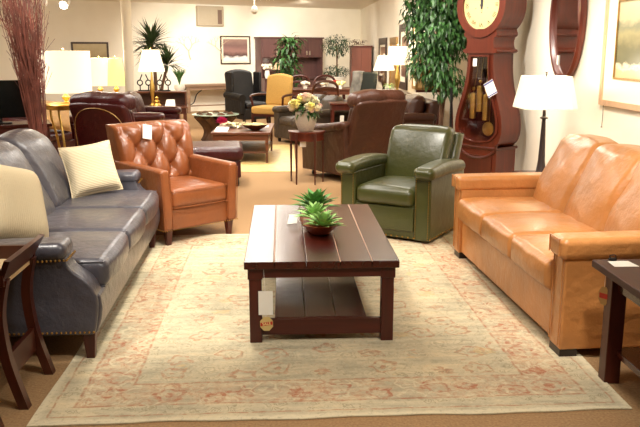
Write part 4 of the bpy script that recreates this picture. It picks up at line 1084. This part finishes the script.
for px_, kx in ((-2.68, 0), (-2.30, 1)):
    t = thing('scroll_stand', ('dark scrolled iron stand left of the candlestick lamp', 'dark scrolled iron stand right of the candlestick lamp')[kx], 'ornament', (px_, 15.2, .72))
    m = MB()
    for q in (-.08, .08): m.tube([(q+.05*cos(a), 0, .16+z_+.05*sin(a)) for z_ in (0,) for a in [pi*2*k/14 for k in range(15)]], .012, 6); m.tube([(q, 0, .0), (q, 0, .11)], .012, 6); m.tube([(q, 0, .21), (q*.4, 0, .32)], .012, 6)
    m.tube([(-.12, 0, .01), (.12, 0, .01)], .014, 6); m.build('scroll_body', 'iron', t)
t = thing('potted_plant', 'small upright potted plant on the right end of the sideboard', 'potted plant', (-2.0, 15.2, .72))
m = MB(); m.lathe([(0, 0), (.08, 0), (.11, .06), (.1, .12), (.09, .12), (0, .1)], 18); m.build('pot', 'pot', t)
m = MB()
for k in range(26): a = k*2.4; m.leaf((0, 0, .1), (cos(a)*.35, sin(a)*.35, 1), .36, .05, droop=.1)
m.build('foliage', 'leaf', t)
# yucca
t = thing('yucca_plant', 'tall spiky yucca plant behind the sideboard', 'indoor tree', (-2.62, 16.2, 0))
m = MB(); m.lathe([(0, 0), (.15, 0), (.18, .3), (.2, .3), (.17, .27), (0, .26)], 18); m.build('pot', 'bark', t)
m = MB(); m.tube([(0, 0, .25), (.0, 0, 1.0), (-.05, 0, 1.62)], .035, 8); m.tube([(.05, 0, .25), (.14, 0, .8), (.25, 0, 1.18)], .03, 8); m.build('trunk', 'bark', t)
m = MB(); rnd = random.Random(8)
for c, n_, l_ in (((-.05, 0, 1.62), 120, .5), ((.26, 0, 1.2), 90, .42), ((-.1, .1, 1.4), 50, .42)):
    for k in range(n_):
        a = rnd.uniform(0, 6.28); e = rnd.uniform(-.5, 1.4); m.leaf(c, (cos(a)*cos(e), sin(a)*cos(e), sin(e)), l_*rnd.uniform(.85, 1.25), .05, droop=.12)
m.build('foliage', 'leaf_p', t)
# console table along the back wall
cp = bw(-1.95, .35)
t = thing('console_table', 'long weathered console table with curved brackets along the back wall', 'console table', cp, BWang)
m = MB(); m.rbox((0, 0, .655), (1.5, .45, .05), .006, 1); m.build('tabletop', 'oak', t)
m = MB(); m.box((0, 0, .59), (1.42, .38, .08)); m.build('apron', 'oak', t, smooth=False)
for x in (-.66, .66):
    for y in (-.16, .16):
        m = MB(); m.rbox((x, y, .315), (.08, .08, .63), .004, 1); m.build('leg', 'oak', t)
    m = MB(); m.tube(spline([(x*.93, -.16, .2), (x*.78, -.16, .26), (x*.66, -.16, .45), (x*.45, -.16, .55)], 5), .014, 6); m.build('bracket', 'iron', t)
m = MB(); m.box((0, 0, .16), (1.36, .03, .03)); m.build('stretcher', 'oak', t, smooth=False)
# things on the back wall
t = thing('air_conditioner', 'beige through-wall air conditioner high on the back wall', 'air conditioner', bw(-1.80, .001, 2.32), BWang)
m = MB(); m.rbox((0, -.06, 0), (.70, .12, .48), .015, 2); m.build('casing', 'acgrey', t)
m = MB(); m.box((.24, -.122, -.02), (.11, .008, .34)); m.build('control_panel', 'acdark', t, smooth=False)
m = MB()
for k in range(14): m.box((-.09, -.1225, -.2+.03*k), (.46, .006, .008))
m.build('grille', 'acgrey', t, smooth=False)
seas = art('winter_landscape_print', [(0, srgb(235, 230, 225)), (.22, srgb(240, 236, 232)), (.3, srgb(90, 66, 62)), (.5, srgb(160, 122, 114)), (.7, srgb(130, 100, 96)), (1, srgb(170, 140, 126))], 5, (1, 1, 1.5), zr=(-.33, .3), nw=.3)
picture('wall_picture', 'dark framed snowy landscape print on the back wall left of the hutch', bw(-1.19, .001, 1.50), BWang, .84, .70, .03, 'frame_d', .05, seas)
town = art('brown_sepia_print', [(0, srgb(120, 100, 70)), (.5, srgb(180, 160, 120)), (1, srgb(206, 190, 150))], 7, (1, 1, 1), nw=.6)
picture('wall_picture', 'wide dark framed sepia print behind the white drum lamp', bw(-4.4, .001, 1.42), BWang, .85, .52, .04, 'frame_d', .0, town)
for k, (x, z, seed) in enumerate(((-2.35, 1.62, 1), (-1.62, 1.62, 2))):
    t = thing('wall_coral', ('pale branching coral sculpture on the back wall below left of the air conditioner', 'pale branching coral sculpture on the back wall below right of the air conditioner')[k], 'wall sculpture', bw(x, .03, z), BWang)
    m = MB(); rnd = random.Random(seed)
    def br_(p, d, l, r_, dep):
        q = p+d*l; m.tube([p, p+d*l*.5+Vector((rnd.uniform(-.02, .02), 0, 0)), q], [r_, r_*.85, r_*.7], 5)
        if dep: 
            for s_ in (-1, 1): br_(q, (d+Vector((s_*rnd.uniform(.4, .9), 0, rnd.uniform(-.1, .3)))).normalized(), l*.72, r_*.7, dep-1)
    br_(Vector((.1, 0, -.35)), Vector((-.2, 0, 1)).normalized(), .22, .014, 4)
    m.build('branch', 'coral', t)

# hutch against the back wall
hp = bw(.10, .30)
t = thing('office_hutch', 'plum-brown hutch with four upper doors against the back wall', 'hutch', hp, BWang)
hw = .93; hh = 1.83
m = MB(); m.box((0, .02, .38), (2*hw, .50, .76)); m.build('lower_cabinet', 'hutchw', t, smooth=False)
m = MB(); m.rbox((0, .0, .775), (2*hw+.04, .56, .03), .006, 1); m.build('worktop', 'hutchw', t)
m = MB(); m.box((0, .25, 1.05), (2*hw, .02, .52)); m.build('back_panel', 'hutchw', t, smooth=False)
for x in (-hw+.02, hw-.02): m = MB(); m.box((x, .10, 1.05), (.035, .32, .52)); m.build('side_panel', 'hutchw', t, smooth=False)
m = MB(); m.box((0, .10, 1.55), (2*hw, .32, .50)); m.build('upper_cabinet', 'hutchw', t, smooth=False)
m = MB(); m.rbox((0, .09, hh-.02), (2*hw+.06, .37, .04), .008, 2); m.build('cornice', 'hutchw', t)
for i in range(4):
    cx = (i-1.5)*.45
    m = MB(); m.rbox((cx, -.068, 1.54), (.44, .02, .46), .004, 1); m.ring([(cx-.21, 1.32), (cx+.21, 1.32), (cx+.21, 1.76), (cx-.21, 1.76)], [(cx-.15, 1.38), (cx+.15, 1.38), (cx+.15, 1.70), (cx-.15, 1.70)], -.09, -.078); d_ = m.build('door', 'hutchw', t, smooth=False)
    m = MB(); sx = 1 if i % 2 == 0 else -1; m.tube([(cx+sx*.18, -.11, 1.37), (cx+sx*.18, -.11, 1.48)], .012, 6); m.build('handle', 'acgrey', d_)
tl = lamp('table_lamp', 'low tan-shaded lamp on the left of the hutch worktop', bw(-.30, .42, .791), .20, .17, .22, plain('tan_shade', srgb(190, 158, 120), .8, emit=(1, .75, .5, 1), es=.25), 'frame_d', top=.3, watt=2)
t = thing('flower_vase', 'white blossoms in a vase at the left end of the hutch', 'vase', bw(-.62, .48, .791))
m = MB(); m.lathe([(0, 0), (.05, 0), (.07, .1), (.05, .2), (.04, .2), (0, .18)], 14); m.build('vase', 'pot', t)
m = MB()
for k in range(26):
    a = k*2.4; m.sphere((.11*cos(a)*(k % 3)/2, .1*sin(a)*(k % 3)/2, .26+.07*((k*7) % 4)/3), .04, 7)
m.build('bloom', 'petal_w', t)
# tall leafy plant in front of the hutch
leafy('potted_plant', 'tall leafy plant standing in front of the hutch', 'indoor tree', (.13, 17.2, 0), [[(0, 0, .25), (.03, 0, 1), (0, 0, 1.7)]],
      [(0, 0, 1.55, 2, .24, .2, .26), (-.05, 0, 1.2, 2.4, .3, .25, .28), (.05, 0, .85, 2, .28, .25, .25), (.1, 0, 1.7, .6, .2, .1, .1)], 420, .19, 'leaf', 21, .1, (.16, .3, 'pot'))
# topiary in white planter on a pedestal
simple_table('plant_stand', 'dark stand under the white topiary planter', 'plant stand', (1.27, 18.2, 0), 0, .45, .45, .64, .05, 'mahog')
leafy('topiary_tree', 'two-tier bushy topiary tree in a white oblong planter', 'indoor tree', (1.27, 18.2, .641), [[(0, 0, .2), (.01, 0, .6), (0, 0, 1.0)]],
      [(0, 0, .97, 3, .34, .28, .24), (0, 0, .36, 2, .30, .25, .16)], 900, .085, 'leaf_d', 31, 0, (.22, .25, 'pot'))
# wardrobe
t = thing('wardrobe', 'tall reddish wardrobe against the right wall at the back', 'wardrobe', (1.90, 18.9, 0))
m = MB(); m.box((0, 0, .80), (.48, .56, 1.54)); m.build('body', wood('rust_wood', srgb(116, 60, 40), .45, 2, .6, .1, .15), t, smooth=False)
m = MB(); m.rbox((0, 0, 1.585), (.53, .62, .04), .008, 2); m.build('cornice', 'cherry', t); m = MB(); m.rbox((0, 0, .03), (.5, .6, .06), .006, 1); m.build('plinth', 'cherry', t)
for x in (-.12, .12):
    m = MB(); m.box((x, -.288, .82), (.228, .018, 1.44)); d_ = m.build('door', wood('rust_wood_door', srgb(122, 64, 43), .45, 2, .6, .1, .15), t, smooth=False)
    m = MB(); m.sphere((x*.25, -.305, .85), .014, 8); m.build('knob', 'brass', d_)
leafy('trailing_plant', 'small dried garland lying on top of the wardrobe', 'greenery', (1.84, 18.85, 1.606), [[(-.15, 0, .01), (0, 0, .03), (.15, 0, .02)]], [(0, 0, .09, 1, .2, .12, .04)], 70, .07, 'bark', 41, 0, trunk_r=.008)

# chairs at the back
t = thing('wing_armchair', 'black leather wing chair with rolled arms left of the gold armchair', 'armchair', (-.48, 15.2, 0), R(30))
m = MB(); m.rbox((0, .36, .27), (.62, .66, .22), .03, 3); m.build('base', 'black', t)
m = MB(); m.rbox((0, .3, .43), (.50, .56, .12), .05, 4, 3, puff=(0, .01, .02)); m.build('seat_cushion', 'black', t)
m = MB(); m.rbox((0, .70, .74), (.60, .12, .76), .05, 4, 4, f=lambda x, y, z: (x, y+.2*(z-.4), z-.06*(x/.3)**2*(z > .9))); m.build('backrest', 'black', t)
for sx in (-1, 1):
    m = MB(); m.rbox((sx*.33, .36, .42), (.12, .70, .32), .04, 3, 3); m.tube([(sx*.34, .0, .58), (sx*.34, .35, .60), (sx*.34, .7, .62)], .075, 12); m.build('arm', 'black', t)
    m = MB(); m.rbox((sx*.31, .60, .86), (.06, .28, .42), .03, 3, 2); m.build('wing', 'black', t)
    for y in (.06, .68): m = MB(); taperleg(m, sx*.28, y, .18, .05); m.build('leg', 'footd', t)
t = thing('open_armchair', 'gold upholstered high-back armchair with open wooden arms', 'armchair', (-.33, 13.75, 0), R(-28))
m = MB(); m.rbox((0, .27, .44), (.56, .54, .14), .045, 4, 4, puff=(0, 0, .02)); m.build('seat_cushion', 'yellowc', t)
def fy(x, y, z): return (x, y+.16*(z-.5), z+(.05*(1-(x/.26)**2) if z > .8 else 0))
m = MB(); m.rbox((0, .54, .77), (.52, .09, .52), .04, 4, 6, puff=(0, .02, 0), f=fy); m.build('backrest', 'yellowc', t)
for sx in (-1, 1):
    m = MB(); m.tube(spline([(sx*.27, .58, .70), (sx*.31, .4, .71), (sx*.33, .15, .70), (sx*.33, .08, .665)], 5), .022, 8); m.tube(spline([(sx*.33, .1, .68), (sx*.31, .12, .56), (sx*.28, .16, .40)], 4), .02, 8); m.build('arm_rail', 'mahog_z', t)
    for y, yy in ((.03, .0), (.52, .62)): m = MB(); m.tube([(sx*.25, y, .40), (sx*.25, (y+yy)/2, .2), (sx*.25, yy, 0)], [.028, .022, .017], 8); m.build('leg', 'mahog_z', t)
m = MB()
for y in (.03, .52): m.box((0, y, .36), (.5, .03, .05))
m.build('seat_rail', 'mahog_x', t, smooth=False)
armsofa('loveseat', 'dark taupe leather loveseat behind the flower vase', 'loveseat', 'taupe', (.12, 12.35, 0), R(-62), 1.25, .74, seat=.42, armh=.56)
simple_table('end_table', 'small cherry end table between the taupe loveseat and the brown recliner', 'end table', (.92, 11.75, 0), 0, .42, .45, .72, .04, 'cherry', shelf=.15)
card('price_tag', 'white tag hanging from the small cherry end table', [(.86, 11.52, .42), (.92, 11.52, .42), (.92, 11.52, .54), (.86, 11.52, .54)])
t = thing('draped_chair', 'dark green high-back chair draped with a grey patterned throw', 'armchair', (1.06, 12.9, 0), R(-35))
m = MB(); m.rbox((0, .27, .40), (.52, .52, .14), .04, 3, 3, puff=(0, 0, .02)); m.build('seat', 'darkgreen', t)
m = MB(); m.rbox((0, .55, .80), (.46, .10, .66), .04, 3, 4, f=lambda x, y, z: (x, y+.2*(z-.5), z)); m.build('backrest', 'darkgreen', t)
m = MB(); m.rbox((-.13, .545, .80), (.2, .15, .69), .03, 3, 5, f=lambda x, y, z: (x+.015*sin(14*z), y+.2*(z-.5)+.01*sin(30*x), z)); m.rbox((-.13, .30, .482), (.2, .42, .03), .012, 2, 3); m.build('throw', 'greycloth', t)
for sx in (-1, 1):
    for y in (.05, .5): m = MB(); taperleg(m, sx*.21, y, .34, .045); m.build('leg', 'mahog_z', t)
# dining set
simple_table('dining_table', 'long walnut dining table at the back centre', 'dining table', (.88, 15.6, 0), R(4), 1.7, .95, .75, .07, 'walnut')
def diningchair(label, loc, rz, mat='walnut'):
    t = thing('dining_chair', label, 'dining chair', loc, rz, 'dining chairs around the back table')
    m = MB(); m.rbox((0, .22, .45), (.46, .44, .05), .02, 3, 2, puff=(0, 0, .01)); m.build('seat', 'taupe', t)
    m = MB(); m.tube(spline([(-.23, .44, .45), (-.235, .48, .72), (-.2, .52, .88), (-.1, .54, .945), (0, .545, .955), (.1, .54, .945), (.2, .52, .88), (.235, .48, .72), (.23, .44, .45)], 5), .025, 8); m.build('back_frame', mat, t)
    m = MB(); m.rbox((0, .50, .80), (.42, .025, .06), .01, 1, 4, f=lambda x, y, z: (x, y, z+.03*(1-(x/.2)**2))); m.rbox((0, .46, .60), (.07, .02, .34), .008, 1); m.rbox((0, .465, .50), (.42, .02, .03), .006, 1); m.build('splat', mat, t)
    for sx in (-1, 1):
        for y, yy in ((.04, .03), (.42, .50)): m = MB(); m.tube([(sx*.2, y, .44), (sx*.2, yy, 0)], [.022, .016], 8); m.build('leg', mat, t)
    return t
diningchair('walnut dining chair with arched back in front of the back table', (.72, 14.35, 0), R(180+6))
diningchair('dark dining chair on the far side of the back table', (.92, 16.3, 0), R(0), 'mahog_z')
diningchair('dark dining chair half hidden behind the flower arrangement on the back table', (.32, 16.3, 0), R(-5), 'mahog_z')
rnd = random.Random(17)
for k, (x, y, mt, lb_) in enumerate(((.45, 15.35, 'petal_w', 'small white flower posy left on the dining table'), (.82, 15.3, 'petal_w', 'white flower posy in the middle of the dining table'), (1.15, 15.3, 'petal_y', 'cream flower posy on the right of the dining table'), (1.10, 15.75, 'red', 'bright red flower posy on the dining table'))):
    t = thing('flower_posy', lb_, 'flowers', (x, y, .751)); m = MB(); m.lathe([(0, 0), (.04, 0), (.05, .07), (.04, .07), (0, .06)], 12); m.build('bowl', 'pot', t)
    m = MB()
    for q in range(14): a = q*2.4; m.sphere((.08*cos(a)*(q/14)**.5, .08*sin(a)*(q/14)**.5, .09+.04*rnd.random()), .03, 7)
    m.build('bloom', mt, t)

# right wall at the back: console with two lamps, pictures, sofa, easel
simple_table('console_table', 'dark console table under the two lamps by the right wall', 'console table', (1.86, 13.05, 0), R(90), 1.2, .42, .80, .05, 'mahog')
lamp('table_lamp', 'lamp with white cone shade at the far end of the right console table', (1.74, 13.25, .801), .185, .245, .36, 'shade', 'frame_d', top=.55, watt=14)
lamp('table_lamp', 'brass lamp with tall white drum shade at the near end of the right console table', (1.90, 12.75, .801), .165, .30, .46, 'shade', 'brass', top=.95, watt=14)
leafy('potted_plant', 'tiny green plant at the foot of the cone-shade lamp', 'potted plant', (1.80, 12.98, .801), [[(0, 0, .03), (0, 0, .1)]], [(0, 0, .11, 1, .07, .07, .05)], 60, .05, 'leaf_l', 51, 0, (.05, .08, 'pot'), trunk_r=.006)
por = art('umber_portrait_print', [(0, srgb(96, 60, 44)), (.45, srgb(150, 110, 84)), (.6, srgb(206, 176, 140)), (1, srgb(120, 84, 60))], 4, (1, 1, 1), nw=.7)
por2 = art('ochre_print', [(0, srgb(150, 110, 60)), (.5, srgb(206, 170, 110)), (1, srgb(170, 130, 80))], 5, (1, 1, 1), nw=.7)
picture('wall_picture', 'dark framed portrait print furthest along the right wall', (2.199, 16.9, 1.28), R(-90), 1.25, .95, .14, 'frame_d', .05, por)
picture('wall_picture', 'gold framed print between the two dark framed prints on the right wall', (2.199, 15.25, 1.27), R(-90), .95, .95, .12, 'frame_g', .0, por2)
picture('wall_picture', 'large dark framed print behind the drum lamp on the right wall', (2.199, 14.0, 1.38), R(-90), .95, 1.15, .13, 'frame_d', .09, por)
picture('wall_picture', 'upper pale gold framed print half hidden by the ficus', (2.199, 12.55, 1.68), R(-90), .75, .50, .05, 'frame_g', .08, land)
picture('wall_picture', 'lower pale gold framed print half hidden by the ficus', (2.199, 12.55, 1.12), R(-90), .75, .50, .05, 'frame_g', .08, land)
armsofa('leather_sofa', 'dark brown leather sofa along the right wall behind the brown recliner', 'sofa', 'brown', (1.20, 11.25, 0), R(-86), 1.70, .84, D=.86, n=2, seat=.46, armh=.62)
pillow('throw_pillow', 'round brown leather pillow on the dark brown sofa', (1.50, 10.9, .66), (R(-20), R(10), R(-60)), .38, .22, 'brown')
# easel with tan picture
t = thing('floor_easel', 'dark wooden easel left of the clock holding a tan canvas', 'easel', (2.02, 9.95, 0))
for a, b in (((.10, -.05, 1.25), (-.12, -.12, 0)), ((.14, -.05, 1.25), (.20, -.12, 0)), ((.12, 0, 1.2), (.05, .30, 0))):
    m = MB(); m.tube([a, b], .02, 4); m.build('leg', 'mahog_z', t)
m = MB(); m.box((-.06, -.10, .985), (.50, .05, .03)); m.build('ledge', 'mahog_x', t, smooth=False)
t = thing('canvas', 'tan framed canvas resting on the dark easel', 'framed picture', (1.90, 9.84, 1.001))
m = MB(); m.ring([(-.2, 0), (.2, 0), (.2, .26), (-.2, .26)], [(-.17, .03), (.17, .03), (.17, .23), (-.17, .23)], 0, .02); m.build('frame', 'frame_g', t, smooth=False)
m = MB(); m.box((0, .012, .13), (.35, .006, .21)); m.build('print', por2, t, smooth=False)
t = thing('iron_stand', 'slim black iron floor stand between the easel and the clock', 'stand', (1.93, 8.75, 0))
m = MB(); m.tube([(0, 0, .05), (0, 0, 1.08)], .014, 8); m.build('pole', 'iron', t)
for k in range(3):
    a = k*2.094+.5; m = MB(); m.tube(spline([(0, 0, .16), (.08*cos(a), .08*sin(a), .12), (.16*cos(a), .16*sin(a), .02), (.19*cos(a), .19*sin(a), .012)], 4), .012, 6); m.build('foot', 'iron', t)

# track spotlights on the ceiling
def spot_fixture(loc, aim, label, energy=60, size=70, emis=True):
    t = thing('track_spotlight', label, 'spotlight', loc)
    d = (Vector(aim)-Vector(loc)).normalized(); q = d.to_track_quat('-Z', 'Y').to_matrix().to_4x4()
    m = MB(); m.tube([(0, 0, CE-loc[2]-.002), (0, 0, .0)], .012, 8); m.lathe([(.05, 0), (.05, .02), (.012, .02)], 14, (0, 0, CE-loc[2]-.022)); m.build('stem', 'pot', t)
    m = MB(); m.lathe([(.06, -.08), (.065, -.07), (.055, .05), (.02, .08), (0, .08)], 18, Mx=q); m.build('can', 'pot', t)
    m = MB(); m.sphere((0, 0, -.07), .062, 14, Mx=q); m.build('bulb', 'bulb', t)
    l = bpy.data.lights.new('spot_beam', 'SPOT'); l.energy = energy; l.color = (1, .91, .78); l.spot_size = R(size); l.spot_blend = .6; l.shadow_soft_size = .06
    lo = bpy.data.objects.new('spot_beam', l); C.objects.link(lo); lo.location = Vector(loc)+d*.1; lo.rotation_euler = d.to_track_quat('-Z', 'Y').to_euler()
    return t
spot_fixture((-.48, 14.0, 2.20), (-1.2, 19.5, 1.2), 'white track spotlight glowing above the snowy landscape print', 260, 80)
spot_fixture((-3.22, 12.0, 2.20), (-3.9, 9.4, .3), 'white track spotlight glowing above the white drum lamp', 70, 90)
spot_fixture((-3.62, 12.2, 2.22), (-4.4, 18, 1.0), 'smaller white track spotlight left of the one above the drum lamp', 60, 80)

# unseen ceiling spots across the showroom, then added soft fill areas
def ceil_spot(x, y, aim, e, size=75, r=.12, col=(1, .94, .84)):
    l = bpy.data.lights.new('ceiling_spot', 'SPOT'); l.energy = e; l.color = col; l.spot_size = R(size); l.spot_blend = .7; l.shadow_soft_size = r
    lo = bpy.data.objects.new('ceiling_spot', l); C.objects.link(lo); lo.location = (x, y, 2.5)
    lo.rotation_euler = (Vector(aim)-Vector((x, y, 2.5))).to_track_quat('-Z', 'Y').to_euler()
def panel(x, y, sx, sy, e, col=(1, .95, .86)):  # added soft fill light under the ceiling, no fixture behind it
    l = bpy.data.lights.new('ceiling_fill', 'AREA'); l.shape = 'RECTANGLE'; l.size = sx; l.size_y = sy; l.energy = e; l.color = col
    lo = bpy.data.objects.new('ceiling_fill', l); C.objects.link(lo); lo.location = (x, y, CE-.02)
KE = 1.6
for x, y, a, e in ((-1.6, 3.2, (-1.3, 4.6, .5), 110), (-.4, 4.2, (-.5, 5.0, 0), 130), (.3, 5.4, (.9, 6.2, .4), 80), (1.2, 3.2, (1.9, 4.6, .5), 150), (-.2, 5.2, (-.7, 6.4, .4), 130),
                   (1.5, 7.0, (2.2, 8.3, 1.0), 110), (1.7, 5.2, (2.7, 6.2, 1.2), 120), (.2, 8.0, (.6, 9.4, .6), 110), (-.8, 8.6, (-1.0, 9.2, .3), 110), (-.6, 11.0, (-.5, 11.0, 0), 160),
                   (.6, 13.5, (.9, 15.5, .6), 160), (1.2, 11.5, (2.2, 13.5, 1.3), 140), (-1.8, 15.5, (-1.9, 19.0, 1.1), 300), (-1.2, 17.0, (-1.5, 20.0, .9), 200), (-4.5, 13.0, (-4.8, 18.0, 1.3), 90), (.5, 18.0, (.6, 21.0, 1.5), 160), (.9, 12.5, (2.2, 15.0, 1.5), 160), (-1.6, 12.6, (-2.4, 15.0, .5), 160), (1.0, 2.0, (.3, 3.6, 0), 90), (-2.0, 6.2, (-2.1, 7.2, 1.3), 90), (.9, 16.5, (1.2, 20, 1.2), 160)):
    ceil_spot(x, y, a, e*(1.62 if y < 9 else 1.25))
for x, y, e in ((-.6, 2.4, 20), (-.6, 6.6, 46), (-.6, 10.5, 60), (-.2, 16.5, 70), (-3.2, 13.5, 38), (-4.2, 9.0, 60), (1.4, 8.2, 46)):
    panel(x, y, 1.2, 1.2, e)
t = thing('added_ceiling_strip', 'added glowing strip under the ceiling, out of view, reflected in the coffee table top', 'ceiling light', (-.42, 14.3, CE-.061))  # added light strip, set out of view to reflect in the coffee table planks
m = MB(); m.rbox((0, 0, .03), (.56, 4.6, .06), .008, 2); m.build('housing', 'pot', t)
m = MB(); m.box((0, 0, -.004), (.50, 4.5, .006)); m.build('diffuser', plain('added_strip_glow', srgb(250, 246, 236), .6, emit=(1, .93, .82, 1), es=7), t, smooth=False)
# lamp glow on the right lamp
l = bpy.data.lights.new('lamp_glow', 'POINT'); l.energy = 11; l.color = (1, .88, .70); l.shadow_soft_size = .05
lo = bpy.data.objects.new('lamp_glow', l); C.objects.link(lo); lo.location = (2.215, 6.42, .451+.90)

w = bpy.data.worlds.new('World'); scene.world = w; w.use_nodes = True; w.node_tree.nodes['Background'].inputs[0].default_value = (1, .9, .78, 1); w.node_tree.nodes['Background'].inputs[1].default_value = .2
cam = bpy.data.cameras.new('camera'); co = bpy.data.objects.new('camera', cam); C.objects.link(co)
cam.sensor_width = 36; cam.lens = FPX/640*36; co.location = (0, 0, CAMH); co.rotation_euler = (R(90)-PITCH, 0, -YAW); scene.camera = co
scene.view_settings.view_transform = 'Standard'; scene.view_settings.look = 'None'; scene.view_settings.gamma = 1; scene.view_settings.exposure = .12
